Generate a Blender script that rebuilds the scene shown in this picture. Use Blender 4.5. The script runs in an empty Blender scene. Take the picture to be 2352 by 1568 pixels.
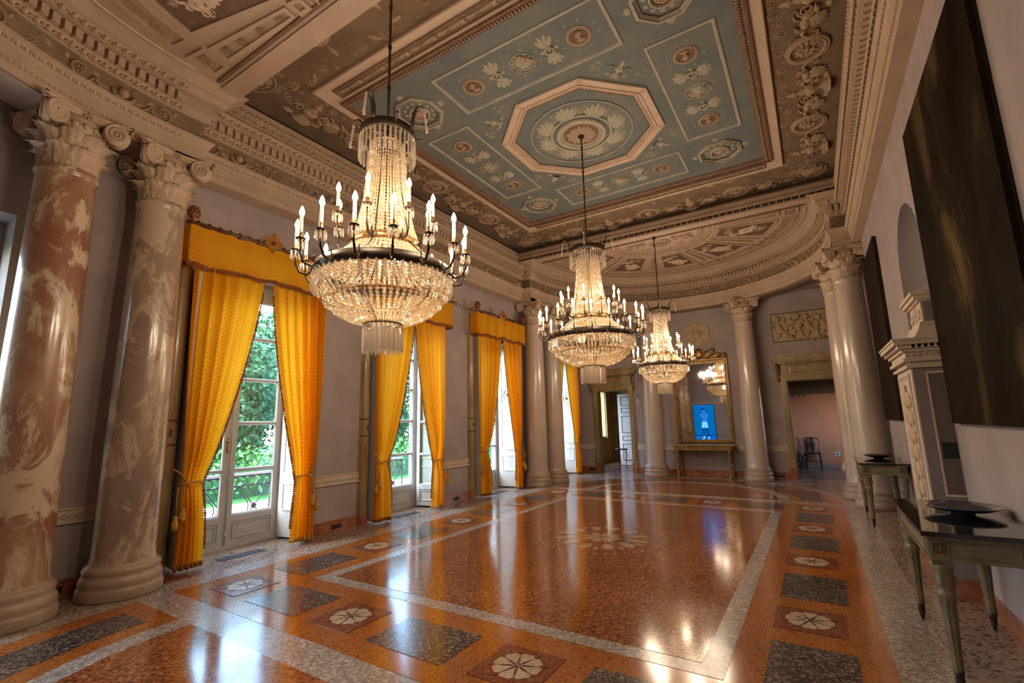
import bpy, math, random
import numpy as np
from mathutils import Matrix, Vector
PI = math.pi
S = math.sin; Co = math.cos
sc = bpy.context.scene
COL = sc.collection
rnd = random.Random(7)
# ------------------------------------------------------------------ camera, sky, sun, exposure
cam = bpy.data.cameras.new('camera'); cam.sensor_width = 36.0
cam.lens = 1083.417 * 36.0 / 2352.0
cam.clip_start = 0.05; cam.clip_end = 300
camo = bpy.data.objects.new('camera', cam); COL.objects.link(camo)
def cam_matrix(pos, yaw, pitch, roll):
    f = Vector((S(yaw)*Co(pitch), Co(yaw)*Co(pitch), S(pitch)))
    r = Vector((Co(yaw), -S(yaw), 0)); u = r.cross(f)
    r2 = r*Co(roll) + u*S(roll); u2 = -r*S(roll) + u*Co(roll)
    m = Matrix((r2, u2, -f)).transposed().to_4x4(); m.translation = pos
    return m
camo.matrix_world = cam_matrix(Vector((2.6731, -6.4401, 1.6)), -0.562796, 0.168622, -0.0217959)
sc.camera = camo
sc.view_settings.view_transform = 'Standard'
sc.view_settings.look = 'None'
sc.view_settings.exposure = 0.17
sc.view_settings.gamma = 1.0
sc.view_settings.use_curve_mapping = False
world = bpy.data.worlds.new('sky'); sc.world = world; world.use_nodes = True
wn = world.node_tree; wn.nodes.clear()
wo = wn.nodes.new('ShaderNodeOutputWorld'); wb = wn.nodes.new('ShaderNodeBackground')
ws = wn.nodes.new('ShaderNodeTexSky'); ws.sky_type = 'NISHITA'
ws.sun_disc = False; ws.sun_elevation = math.radians(48); ws.sun_rotation = math.radians(200)
ws.air_density = 1.0; ws.dust_density = 1.5; ws.ozone_density = 1.5
wb.inputs['Strength'].default_value = 3.2
wn.links.new(ws.outputs[0], wb.inputs[0]); wn.links.new(wb.outputs[0], wo.inputs[0])
sun = bpy.data.lights.new('sun', 'SUN'); sun.energy = 5.0; sun.angle = 0.02; sun.color = (1, .95, .86)
suno = bpy.data.objects.new('sun', sun); COL.objects.link(suno)
suno.rotation_euler = Vector((0.35, -0.55, 1.0)).to_track_quat('Z', 'Y').to_euler()
CY = sc.cycles
CY.max_bounces = 7; CY.diffuse_bounces = 4; CY.glossy_bounces = 4; CY.transmission_bounces = 5
CY.transparent_max_bounces = 24; CY.caustics_reflective = False; CY.caustics_refractive = False
CY.sample_clamp_indirect = 4.0; CY.sample_clamp_direct = 0.0; CY.use_denoising = True
CANDLE_W = 24.0       # watts in each chandelier's point lamps
# ------------------------------------------------------------------ materials
MATS = {}
def nd(nt, kind, **kw):
    n = nt.nodes.new(kind)
    for k, v in kw.items():
        if k in n.inputs.keys(): n.inputs[k].default_value = v
        else: setattr(n, k, v)
    return n
def ramp(nt, fac, stops):
    r = nt.nodes.new('ShaderNodeValToRGB'); e = r.color_ramp.elements
    while len(e) < len(stops): e.new(0.5)
    for i, (p, c) in enumerate(stops):
        e[i].position = p; e[i].color = (*c, 1)
    nt.links.new(fac, r.inputs[0]); return r.outputs[0]
def mat(name, c, rough=.6, metal=0., c2=None, scale=3., bump=0., bscale=None, coat=0., detail=4., spec=.5, stretch=None, lo=.35, hi=.65):
    if name in MATS: return MATS[name]
    m = bpy.data.materials.new(name); m.use_nodes = True; nt = m.node_tree
    b = nt.nodes['Principled BSDF']
    b.inputs['Base Color'].default_value = (*c, 1); b.inputs['Roughness'].default_value = rough
    b.inputs['Metallic'].default_value = metal; b.inputs['Coat Weight'].default_value = coat
    b.inputs['Coat Roughness'].default_value = .08; b.inputs['Specular IOR Level'].default_value = spec
    tc = nt.nodes.new('ShaderNodeTexCoord'); v = tc.outputs['Object']
    if stretch:
        mp = nd(nt, 'ShaderNodeMapping'); mp.inputs['Scale'].default_value = stretch
        nt.links.new(v, mp.inputs[0]); v = mp.outputs[0]
    if c2 is not None:
        n = nd(nt, 'ShaderNodeTexNoise', Scale=scale, Detail=detail, Roughness=.6); nt.links.new(v, n.inputs['Vector'])
        nt.links.new(ramp(nt, n.outputs['Fac'], [(lo, c), (hi, c2)]), b.inputs['Base Color'])
    if bump:
        n2 = nd(nt, 'ShaderNodeTexNoise', Scale=bscale or scale*8, Detail=3.); nt.links.new(v, n2.inputs['Vector'])
        bp = nd(nt, 'ShaderNodeBump', Strength=bump, Distance=.01); nt.links.new(n2.outputs['Fac'], bp.inputs['Height'])
        nt.links.new(bp.outputs[0], b.inputs['Normal'])
    MATS[name] = m; return m
def emat(name, c, s, sample=False):
    if name in MATS: return MATS[name]
    m = bpy.data.materials.new(name); m.use_nodes = True; nt = m.node_tree
    b = nt.nodes['Principled BSDF']; b.inputs['Base Color'].default_value = (*[q*.1 for q in c], 1)
    b.inputs['Emission Color'].default_value = (*c, 1); b.inputs['Emission Strength'].default_value = s; b.inputs['Roughness'].default_value = .8; b.inputs['Specular IOR Level'].default_value = .1
    if not sample: m.cycles.emission_sampling = 'NONE'
    MATS[name] = m; return m
def terrazzo(name, base, chips, scale=55., rough=.16, amount=.55, spec=.5):
    m = bpy.data.materials.new(name); m.use_nodes = True; nt = m.node_tree; b = nt.nodes['Principled BSDF']
    tc = nt.nodes.new('ShaderNodeTexCoord')
    nz = nd(nt, 'ShaderNodeTexNoise', Scale=scale*.5, Detail=2.); nt.links.new(tc.outputs['Object'], nz.inputs['Vector'])
    mxv = nd(nt, 'ShaderNodeMix', data_type='VECTOR'); mxv.inputs[0].default_value = .035
    nt.links.new(tc.outputs['Object'], mxv.inputs[4]); nt.links.new(nz.outputs['Color'], mxv.inputs[5])
    vo = nd(nt, 'ShaderNodeTexVoronoi', Scale=scale, Randomness=1.); nt.links.new(mxv.outputs[1], vo.inputs['Vector'])
    sp = nt.nodes.new('ShaderNodeSeparateColor'); nt.links.new(vo.outputs['Color'], sp.inputs[0])
    stops = [(0, base), (1-amount, base)] + [(1-amount+.02+amount*i/len(chips), c) for i, c in enumerate(chips)]
    colr = ramp(nt, sp.outputs[0], stops)
    nt.nodes[-1].color_ramp.interpolation = 'CONSTANT' if nt.nodes[-1].type == 'VALTORGB' else 'LINEAR'
    n2 = nd(nt, 'ShaderNodeTexNoise', Scale=1.3, Detail=5.); nt.links.new(tc.outputs['Object'], n2.inputs['Vector'])
    mx = nd(nt, 'ShaderNodeMix', data_type='RGBA', blend_type='MULTIPLY'); mx.inputs[0].default_value = .6
    nt.links.new(colr, mx.inputs[6]); nt.links.new(ramp(nt, n2.outputs['Fac'], [(.3, (.62, .58, .55)), (.65, (1, 1, 1))]), mx.inputs[7])
    nt.links.new(mx.outputs[2], b.inputs['Base Color'])
    b.inputs['Roughness'].default_value = rough; b.inputs['Specular IOR Level'].default_value = spec
    nt.links.new(ramp(nt, n2.outputs['Fac'], [(.3, (rough*.8,)*3), (.7, (rough*1.3,)*3)]), b.inputs['Roughness'])
    MATS[name] = m; return m
plaster = mat('wall_plaster', (.33, .275, .27), .75, c2=(.40, .335, .325), scale=1.6, bump=.12, bscale=14)
stucco = mat('ceiling_stucco', (.50, .37, .275), .8, c2=(.42, .31, .23), scale=2.2, bump=.1, bscale=60)
stuccol = mat('pale_stucco', (.60, .46, .345), .75, c2=(.52, .39, .29), scale=5., bump=.08, bscale=60)
brownf = mat('brown_field', (.155, .10, .062), .85, c2=(.215, .145, .092), scale=2.5, bump=.1, bscale=50)
browng = mat('brown_relief', (.42, .305, .21), .8, c2=(.29, .20, .13), scale=9.)
friezem = mat('frieze_ground', (.20, .135, .085), .85, c2=(.27, .185, .12), scale=5., bump=.1, bscale=60)
friezer = mat('frieze_relief', (.44, .32, .22), .8, c2=(.34, .24, .16), scale=9.)
darkdisc = mat('umber_disc', (.13, .075, .048), .8, c2=(.18, .11, .07), scale=20.)
darkb = mat('dark_brown', (.085, .045, .028), .8, c2=(.13, .075, .045), scale=6.)
redb = mat('red_brown_paint', (.15, .080, .05), .8, c2=(.22, .13, .085), scale=9.)
bluef = mat('blue_field', (.125, .15, .16), .85, c2=(.19, .19, .165), scale=1.8, bump=.05, bscale=60, lo=.35, hi=.7)
bluer = mat('blue_relief', (.44, .39, .30), .8, c2=(.32, .32, .265), scale=7.)
capm = mat('capital_stucco', (.58, .45, .34), .65, c2=(.44, .32, .22), scale=9., bump=.15, bscale=50)
def column_mat(name, ca, cb, cc, seed):
    m = bpy.data.materials.new(name); m.use_nodes = True; nt = m.node_tree; b = nt.nodes['Principled BSDF']
    tc = nt.nodes.new('ShaderNodeTexCoord'); mp = nd(nt, 'ShaderNodeMapping')
    mp.inputs['Location'].default_value = (seed, seed*.7, seed*1.3); mp.inputs['Scale'].default_value = (1, 1, .55)
    nt.links.new(tc.outputs['Object'], mp.inputs[0])
    n1 = nd(nt, 'ShaderNodeTexNoise', Scale=1.6, Detail=7., Roughness=.65, Distortion=.6); nt.links.new(mp.outputs[0], n1.inputs['Vector'])
    n2 = nd(nt, 'ShaderNodeTexNoise', Scale=2.6, Detail=8., Roughness=.7, Distortion=.8); nt.links.new(mp.outputs[0], n2.inputs['Vector'])
    a = ramp(nt, n1.outputs['Fac'], [(.36, ca), (.60, cb)])
    mx = nd(nt, 'ShaderNodeMix', data_type='RGBA'); nt.links.new(a, mx.inputs[6]); mx.inputs[7].default_value = (*cc, 1)
    nt.links.new(ramp(nt, n2.outputs['Fac'], [(.50, (0, 0, 0)), (.56, (.85, .85, .85))]), mx.inputs[0])
    nt.links.new(mx.outputs[2], b.inputs['Base Color']); b.inputs['Roughness'].default_value = .28
    b.inputs['Coat Weight'].default_value = .5; b.inputs['Coat Roughness'].default_value = .12
    MATS[name] = m; return m
colm = column_mat('column_worn_a', (.27, .115, .07), (.42, .28, .16), (.64, .53, .38), 3.1)
colm2 = column_mat('column_worn_b', (.24, .165, .13), (.35, .25, .18), (.53, .42, .31), 11.7)
colm3 = column_mat('column_pale', (.46, .37, .31), (.55, .45, .37), (.50, .40, .33), 5.2)
colbase = mat('column_base', (.42, .31, .23), .4, c2=(.33, .24, .18), scale=4.)
bronze = mat('dark_bronze', (.028, .016, .009), .45, metal=.35, c2=(.05, .03, .016), scale=12.)
brass = mat('aged_brass', (.42, .25, .10), .35, metal=.8, c2=(.28, .16, .07), scale=8.)
candlem = mat('candle_sleeve', (.85, .76, .60), .5)
bulbm = emat('bulb_glow', (1., .80, .52), 14.)
gild = mat('gilded_wood', (.36, .21, .07), .4, metal=.55, c2=(.17, .09, .03), scale=9., bump=.2, bscale=60)
rodm = mat('walnut_rod', (.10, .035, .015), .35, c2=(.17, .06, .02), scale=6., coat=.4)
pinem = mat('carved_walnut', (.27, .08, .02), .32, c2=(.16, .045, .015), scale=14., coat=.5)
frame_paint = mat('door_paint', (.50, .52, .52), .4, c2=(.44, .46, .46), scale=3.)
shutter_paint = mat('shutter_paint', (.56, .58, .58), .45, c2=(.50, .52, .52), scale=2.)
casing = mat('faux_marble_casing', (.38, .29, .15), .35, c2=(.24, .15, .065), scale=2.2, stretch=(2, 2, .6), coat=.3)
redmarble = mat('red_marble', (.24, .075, .035), .25, c2=(.40, .16, .08), scale=7., detail=8., coat=.3)
fringem = mat('rust_fringe', (.33, .11, .018), .8, c2=(.22, .07, .012), scale=40., bump=.4, bscale=150)
goldfr = mat('gold_fringe', (.62, .34, .045), .7, c2=(.45, .22, .03), scale=40., bump=.4, bscale=150)
blackm = mat('black_iron', (.012, .012, .014), .5)
greygreen = mat('green_grey_paint', (.14, .125, .075), .5, c2=(.20, .165, .09), scale=6., bump=.1, bscale=50)
tablepaint = mat('olive_gilt_paint', (.24, .18, .09), .45, c2=(.13, .10, .055), scale=7., coat=.2)
tablefoot = mat('dark_foot', (.03, .018, .014), .4)
blackglass = mat('black_marble_top', (.012, .011, .012), .06, coat=.6)
glaze = mat('blue_glaze', (.055, .062, .085), .12, c2=(.10, .085, .095), scale=5., coat=1.)
blackglaze = mat('black_glaze', (.01, .01, .012), .15, coat=.5)
whitepl = mat('white_plaster', (.62, .52, .42), .6, c2=(.54, .44, .35), scale=6.)
shadeside = mat('mauve_shade_tint', (.20, .16, .155), .7, c2=(.235, .185, .175), scale=3.)  # pale stove plaster coloured as it looks in shade
pinkwall = mat('pink_plaster', (.40, .155, .075), .8, c2=(.33, .12, .06), scale=1.2)
ochre = mat('ochre_wallpaper', (.36, .21, .07), .8, c2=(.28, .16, .055), scale=3.)
darkfloor = mat('dark_floor', (.10, .06, .04), .25, c2=(.14, .085, .055), scale=3.)
lawn = mat('lawn', (.012, .10, .012), .9, c2=(.03, .16, .02), scale=5., bump=.3)
gravel = mat('pale_gravel', (.50, .49, .47), .9, c2=(.4, .39, .37), scale=9.)
leafm = mat('leaf_green', (.02, .12, .03), .6, c2=(.08, .26, .05), scale=2.5)
leafd = mat('leaf_dark', (.010, .065, .028), .6, c2=(.035, .15, .05), scale=2.5)
barkm = mat('bark', (.09, .06, .04), .9, c2=(.05, .035, .025), scale=12.)
chairm = mat('ebonised_wood', (.018, .012, .010), .35)
redchair = mat('oxblood_leather', (.10, .022, .015), .5)
paintd = mat('relief_stone', (.52, .40, .25), .65, c2=(.38, .27, .15), scale=9., bump=.2, bscale=60)
T_or = terrazzo('terrazzo_orange', (.40, .125, .018), [(.30, .075, .012), (.46, .17, .03), (.22, .05, .012), (.44, .18, .045)], 85., .13, .35, 1.)
T_cen = terrazzo('terrazzo_centre', (.31, .090, .022), [(.13, .035, .014), (.38, .14, .04), (.17, .045, .018), (.42, .19, .07)], 62., .12, .55, 1.)
T_dark = terrazzo('terrazzo_dark', (.045, .035, .03), [(.20, .16, .125), (.02, .018, .018), (.12, .085, .065), (.26, .21, .17)], 70., .17, .55, .9)
T_white = terrazzo('terrazzo_white', (.36, .295, .24), [(.50, .43, .36), (.27, .20, .15), (.56, .50, .44), (.30, .24, .20)], 60., .18, .6, .9)
T_mott = terrazzo('terrazzo_mottled', (.34, .245, .185), [(.13, .09, .08), (.42, .32, .26), (.07, .05, .05), (.42, .33, .26)], 48., .2, .4, .9)
T_rose = terrazzo('terrazzo_rose', (.22, .06, .03), [(.28, .09, .04), (.17, .045, .025), (.30, .12, .07)], 60., .15, .5)
T_pet = terrazzo('terrazzo_petal', (.55, .42, .29), [(.48, .34, .22), (.62, .50, .37)], 80., .17, .5)
def glass_pane():
    m = bpy.data.materials.new('window_glass'); m.use_nodes = True; nt = m.node_tree; nt.nodes.clear()
    o = nt.nodes.new('ShaderNodeOutputMaterial'); t = nt.nodes.new('ShaderNodeBsdfTransparent'); g = nd(nt, 'ShaderNodeBsdfGlossy', Roughness=.02)
    t.inputs[0].default_value = (.93, .97, .95, 1)
    f = nt.nodes.new('ShaderNodeLayerWeight'); pw = nd(nt, 'ShaderNodeMath', operation='POWER'); pw.inputs[1].default_value = 4.
    ma = nd(nt, 'ShaderNodeMath', operation='MULTIPLY_ADD'); ma.inputs[1].default_value = .6; ma.inputs[2].default_value = .035
    nt.links.new(f.outputs['Facing'], pw.inputs[0]); nt.links.new(pw.outputs[0], ma.inputs[0]); mx = nt.nodes.new('ShaderNodeMixShader')
    nt.links.new(ma.outputs[0], mx.inputs[0]); nt.links.new(t.outputs[0], mx.inputs[1]); nt.links.new(g.outputs[0], mx.inputs[2])
    nt.links.new(mx.outputs[0], o.inputs[0]); MATS['window_glass'] = m; return m
glassm = glass_pane()
def crystal(name, tint, ftr):
    m = bpy.data.materials.new(name); m.use_nodes = True; nt = m.node_tree; nt.nodes.clear()
    o = nt.nodes.new('ShaderNodeOutputMaterial'); t = nt.nodes.new('ShaderNodeBsdfTransparent')
    g = nd(nt, 'ShaderNodeBsdfGlossy', Roughness=.12); g.inputs[0].default_value = (1, .93, .84, 1)
    d = nt.nodes.new('ShaderNodeBsdfTranslucent'); d.inputs[0].default_value = (*tint, 1)
    d2 = nt.nodes.new('ShaderNodeBsdfDiffuse'); d2.inputs[0].default_value = (*tint, 1)
    t.inputs[0].default_value = (.96, .92, .86, 1)
    a = nt.nodes.new('ShaderNodeMixShader'); a.inputs[0].default_value = .5
    nt.links.new(d.outputs[0], a.inputs[1]); nt.links.new(d2.outputs[0], a.inputs[2])
    b = nt.nodes.new('ShaderNodeMixShader'); b.inputs[0].default_value = .45
    nt.links.new(a.outputs[0], b.inputs[1]); nt.links.new(g.outputs[0], b.inputs[2])
    c = nt.nodes.new('ShaderNodeMixShader'); c.inputs[0].default_value = ftr
    nt.links.new(b.outputs[0], c.inputs[1]); nt.links.new(t.outputs[0], c.inputs[2])
    nt.links.new(c.outputs[0], o.inputs[0]); MATS[name] = m; return m
crys = crystal('cut_crystal', (.95, .78, .56), .42)
crysp = crystal('crystal_prism', (.85, .78, .70), .55)
def silk():
    m = bpy.data.materials.new('amber_silk'); m.use_nodes = True; nt = m.node_tree; nt.nodes.clear()
    o = nt.nodes.new('ShaderNodeOutputMaterial'); tc = nt.nodes.new('ShaderNodeTexCoord')
    mp = nd(nt, 'ShaderNodeMapping'); mp.inputs['Scale'].default_value = (0, 1, 1); mp.inputs['Rotation'].default_value = (math.radians(45), 0, 0)
    nt.links.new(tc.outputs['Object'], mp.inputs[0])
    vo = nd(nt, 'ShaderNodeTexVoronoi', Scale=26., Randomness=0.); nt.links.new(mp.outputs[0], vo.inputs['Vector'])
    cr = ramp(nt, vo.outputs['Distance'], [(.22, (.80, .31, .006)), (.40, (.90, .385, .010))])
    d = nt.nodes.new('ShaderNodeBsdfDiffuse'); t = nt.nodes.new('ShaderNodeBsdfTranslucent'); g = nd(nt, 'ShaderNodeBsdfGlossy', Roughness=.42)
    g.inputs[0].default_value = (1, .75, .35, 1)
    nt.links.new(cr, d.inputs[0]); nt.links.new(cr, t.inputs[0])
    a = nt.nodes.new('ShaderNodeMixShader'); a.inputs[0].default_value = .42
    nt.links.new(d.outputs[0], a.inputs[1]); nt.links.new(t.outputs[0], a.inputs[2])
    b = nt.nodes.new('ShaderNodeMixShader'); b.inputs[0].default_value = .05
    nt.links.new(a.outputs[0], b.inputs[1]); nt.links.new(g.outputs[0], b.inputs[2])
    nt.links.new(b.outputs[0], o.inputs[0]); MATS['silk'] = m; return m
silkm = silk()
# ------------------------------------------------------------------ mesh builder
I4 = Matrix.Identity(4)
def T(x, y, z): return Matrix.Translation((x, y, z))
def RZ(a): return Matrix.Rotation(a, 4, 'Z')
def RX(a): return Matrix.Rotation(a, 4, 'X')
def RY(a): return Matrix.Rotation(a, 4, 'Y')
def SC(x, y=None, z=None):
    y = x if y is None else y; z = x if z is None else z
    return Matrix.Diagonal((x, y, z, 1))
class MB:
    def __init__(s): s.v = []; s.f = []; s.mi = []; s.m = I4; s.k = 0; s.sm = []
    def add(s, vs, fs, smooth=False):
        n = len(s.v); m = s.m
        s.v += [tuple(m @ Vector(p)) for p in vs] if m is not I4 else [tuple(p) for p in vs]
        s.f += [tuple(n+i for i in f) for f in fs]
        s.mi += [s.k]*len(fs); s.sm += [smooth]*len(fs); return s
    def box(s, x0, x1, y0, y1, z0, z1):
        return s.add([(x0,y0,z0),(x1,y0,z0),(x1,y1,z0),(x0,y1,z0),(x0,y0,z1),(x1,y0,z1),(x1,y1,z1),(x0,y1,z1)],
              [(0,3,2,1),(4,5,6,7),(0,1,5,4),(1,2,6,5),(2,3,7,6),(3,0,4,7)])
    def prism(s, poly, z0, z1):
        n = len(poly)
        return s.add([(x,y,z0) for x,y in poly]+[(x,y,z1) for x,y in poly],
              [tuple(range(n))[::-1], tuple(range(n,2*n))]+[(i,(i+1)%n,n+(i+1)%n,n+i) for i in range(n)])
    def lathe(s, prof, n=24, a0=0., a1=2*PI, smooth=True, cap=False):
        full = abs(a1-a0-2*PI) < 1e-6; k = n if full else n+1
        vs = [(r*Co(a0+(a1-a0)*i/n), r*S(a0+(a1-a0)*i/n), z) for r, z in prof for i in range(k)]
        fs = []
        for j in range(len(prof)-1):
            for i in range(n):
                i2 = (i+1) % k
                fs.append((j*k+i, j*k+i2, (j+1)*k+i2, (j+1)*k+i))
        s.add(vs, fs, smooth)
        if cap:
            s.add([vs[i] for i in range(k)], [tuple(range(k))[::-1]]); s.add(vs[-k:], [tuple(range(k))])
        return s
    def sph(s, c, r, nu=8, nv=5, smooth=True):
        rx, ry, rz = (r, r, r) if not isinstance(r, tuple) else r
        vs = [(c[0], c[1], c[2]-rz)]
        for j in range(1, nv):
            t = -PI/2+PI*j/nv
            vs += [(c[0]+rx*Co(t)*Co(2*PI*i/nu), c[1]+ry*Co(t)*S(2*PI*i/nu), c[2]+rz*S(t)) for i in range(nu)]
        vs.append((c[0], c[1], c[2]+rz)); e = len(vs)-1; fs = []
        for i in range(nu): fs.append((0, 1+(i+1)%nu, 1+i)); fs.append((e, e-nu+i, e-nu+(i+1)%nu))
        for j in range(nv-2):
            for i in range(nu): a = 1+j*nu; fs.append((a+i, a+(i+1)%nu, a+nu+(i+1)%nu, a+nu+i))
        return s.add(vs, fs, smooth)
    def tube(s, pts, r, n=6, closed=False, flat=1., smooth=True):
        pts = [Vector(p) for p in pts]; N = len(pts); rs = r if isinstance(r, (list, tuple)) else [r]*N
        vs = []; up = Vector((0, 0, 1))
        for i, p in enumerate(pts):
            if closed: t = pts[(i+1) % N]-pts[i-1]
            else: t = pts[min(i+1, N-1)]-pts[max(i-1, 0)]
            t.normalize()
            a = t.cross(up)
            if a.length < .05: a = t.cross(Vector((1, 0, 0)))
            a.normalize(); b = a.cross(t)
            for k in range(n):
                an = 2*PI*(k+.5)/n; vs.append(p+(a*Co(an)+b*S(an)*flat)*rs[i])
        fs = []
        for i in range(N if closed else N-1):
            j = (i+1) % N
            for k in range(n): fs.append((i*n+k, i*n+(k+1)%n, j*n+(k+1)%n, j*n+k))
        if not closed: fs += [tuple(range(n))[::-1], tuple(range((N-1)*n, N*n))]
        return s.add(vs, fs, smooth)
    def grid(s, fn, nu, nv, smooth=True, closeu=False):
        vs = [fn(i/nu, j/nv) for j in range(nv+1) for i in range(nu+1)]
        fs = [(j*(nu+1)+i, j*(nu+1)+i+1, (j+1)*(nu+1)+i+1, (j+1)*(nu+1)+i) for j in range(nv) for i in range(nu)]
        return s.add(vs, fs, smooth)
    def mesh(s, name, mats):
        me = bpy.data.meshes.new(name); me.from_pydata(s.v, [], s.f)
        for m in (mats if isinstance(mats, (list, tuple)) else [mats]): me.materials.append(m)
        me.polygons.foreach_set('use_smooth', s.sm); me.polygons.foreach_set('material_index', s.mi)
        me.update(); return me
    def build(s, name, mats, parent=None, mtx=None):
        return put(s.mesh(name, mats), name, parent, mtx)
def put(me, name, parent=None, mtx=None):
    o = bpy.data.objects.new(name, me); COL.objects.link(o)
    if parent: o.parent = parent
    if mtx is not None: o.matrix_local = mtx
    return o
def tag(o, label, cat, group=None):
    o['kind'] = 'thing'; o['label'] = label; o['category'] = cat
    if group: o['group'] = group
    return o
def thing(name, label, cat, mtx=I4, group=None):
    o = bpy.data.objects.new(name, None); COL.objects.link(o); o.matrix_local = mtx; o.empty_display_size = .1
    return tag(o, label, cat, group)
def struct(o): o['kind'] = 'structure'; return o
def stuff(o): o['kind'] = 'stuff'; return o
def copytree(o, parent=None, mtx=None):
    c = o.copy(); COL.objects.link(c); c.parent = parent
    if mtx is not None: c.matrix_local = mtx
    for ch in CH.get(o.name, []): pass
    return c
CH = {}
def kids(o): return [c for c in ALLKIDS.get(o, [])]
def clone(root, mtx, label=None):
    # children are looked up from a table made once, since Object.children is slow in a big scene
    tab = {}
    for ob in COL.objects:
        if ob.parent: tab.setdefault(ob.parent.name, []).append(ob)
    def rec(o, p, m=None):
        c = o.copy(); COL.objects.link(c); c.parent = p
        if m is not None: c.matrix_local = m
        for ch in tab.get(o.name, []): rec(ch, c)
        return c
    r = rec(root, None, mtx)
    if label: r['label'] = label
    return r
def frame_bar(b, x0, x1, y0, y1, w, z0, z1):
    b.box(x0, x1, y0, y0+w, z0, z1).box(x0, x1, y1-w, y1, z0, z1).box(x0, x0+w, y0+w, y1-w, z0, z1).box(x1-w, x1, y0+w, y1-w, z0, z1)
    return b
def rect_mould(b, hx, hy, prof):
    # closed mitred moulding round a rectangle centred on the origin; prof = [(inset, height)], faces +Z
    for (d0, h0), (d1, h1) in zip(prof, prof[1:]):
        P = lambda d, h: [(-hx+d, -hy+d, h), (hx-d, -hy+d, h), (hx-d, hy-d, h), (-hx+d, hy-d, h)]
        b.add(P(d0, h0)+P(d1, h1), [(i, (i+1)%4, 4+(i+1)%4, 4+i) for i in range(4)])
    return b
def poly_mould(b, rad, n, prof, rot=0.):
    for (d0, h0), (d1, h1) in zip(prof, prof[1:]):
        P = lambda d, h: [((rad-d)*Co(rot+2*PI*i/n), (rad-d)*S(rot+2*PI*i/n), h) for i in range(n)]
        b.add(P(d0, h0)+P(d1, h1), [(i, (i+1)%n, n+(i+1)%n, n+i) for i in range(n)])
    return b
# ------------------------------------------------------------------ dimensions (metres)
WX = 3.78; WR = 3.72; WY = 7.9; RC = 4.25; RF = 3.30; ZC = 6.13; ZA = 5.70
WIN = [-2.9, 0.0, 2.95, 6.35, -6.2]
# ------------------------------------------------------------------ floor and its stone inlays
floor = struct(MB().box(-4.45, 4.3, -8.2, 8.15, -.12, 0).build('floor', T_mott))
def inlay(poly, m, z, name, label=None):
    o = MB().prism(poly, z-.004, z).build(name, m, floor)
    if label: o['label'] = label
    return o
def rect(x0, x1, y0, y1): return [(x0, y0), (x1, y0), (x1, y1), (x0, y1)]
def arcpoly(r0, r1, a0, a1, s, n=40):
    P = lambda r, a: (r*Co(a), s*(RC+.05)+s*r*S(a))
    o = [P(r1, a0+(a1-a0)*i/n) for i in range(n+1)]
    if r0 < 1e-6: return o+[(0, s*(RC+.05))]
    return o+[P(r0, a1-(a1-a0)*i/n) for i in range(n+1)]
inlay(rect(-3.25, 3.25, -4.30, 4.30), T_white, .002, 'pale_border')
for s in (-1, 1): inlay(arcpoly(2.9, 3.12, 0, PI, s), T_white, .002, 'pale_border_arc')
inlay(rect(-2.93, 2.93, -4.0, 4.0), T_or, .004, 'orange_field')
inlay(rect(-2.02, 2.02, -3.05, 3.05), T_white, .006, 'pale_panel_frame')
inlay(rect(-1.865, 1.865, -2.895, 2.895), T_cen, .008, 'red_centre_panel')
for s in (-1, 1):
    inlay(arcpoly(1.95, 2.9, 0, PI, s), T_or, .004, 'orange_crescent')
    inlay(arcpoly(1.88, 2.08, 0, PI, s), T_white, .006, 'pale_stripe_arc')
    inlay(arcpoly(0, 1.9, 0, PI, s), T_cen, .0055, 'red_half_disc')
    for a0, a1 in ((.07, .62), (.74, 1.25), (1.36, 1.78), (1.89, 2.4), (2.52, 3.07)):
        inlay(arcpoly(2.28, 2.68, a0, a1, s, 14), T_dark, .007, 'dark_curved_slab')
for s in (-1, 1):
    for yc in (-2.68, -.93, .93, 2.68): inlay(rect(s*2.485-.255, s*2.485+.255, yc-.38, yc+.38), T_dark, .007, 'dark_slab')
    for xc in (-1.65, 0, 1.65): inlay(rect(xc-.37, xc+.37, s*3.54-.25, s*3.54+.25), T_dark, .007, 'dark_slab')
    inlay([(s*3.32, -3.98), (s*3.62, -3.80), (s*3.32, -3.62)], T_rose, .003, 'red_triangle')
    inlay([(s*3.32, 3.98), (s*3.62, 3.80), (s*3.32, 3.62)], T_rose, .003, 'red_triangle')
def flower_mesh():
    b = MB()
    b.k = 0; b.prism(rect(-.24, .24, -.24, .24), -.003, 0)
    b.k = 1
    for i in range(8):
        a = i*PI/4; pts = [(0, 0)]
        for t, w in ((.3, .16), (.6, .30), (.85, .34), (1., .20)):
            pts.append((t*.17*Co(a-w*1.1), t*.17*S(a-w*1.1)))
        pts.append((.165*Co(a), .165*S(a)))
        for t, w in ((1., .20), (.85, .34), (.6, .30), (.3, .16)):
            pts.append((t*.17*Co(a+w*1.1), t*.17*S(a+w*1.1)))
        b.prism(pts, 0, .003)
    b.k = 2
    b.lathe([(0, .006), (.028, .006), (.032, .003)], 10)
    for i in range(8):
        a = i*PI/4+PI/8; b.m = RZ(a); b.prism([(.03, -.002), (.10, -.0035), (.10, .0035), (.03, .002)], .003, .0045)
        b.prism([(.17, -.006), (.205, 0), (.17, .006)], 0, .003); b.m = I4
    return b.mesh('flower_inlay', [T_rose, T_pet, mat('umber_line', (.13, .07, .04), .2)])
fm = flower_mesh()
for s in (-1, 1):
    for yc in (-3.54, -1.8, 0, 1.8, 3.54): put(fm, 'flower_inlay', floor, T(s*2.46, yc, .008))
    for xc in (-.83, .83): put(fm, 'flower_inlay', floor, T(xc, s*3.54, .008))
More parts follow.
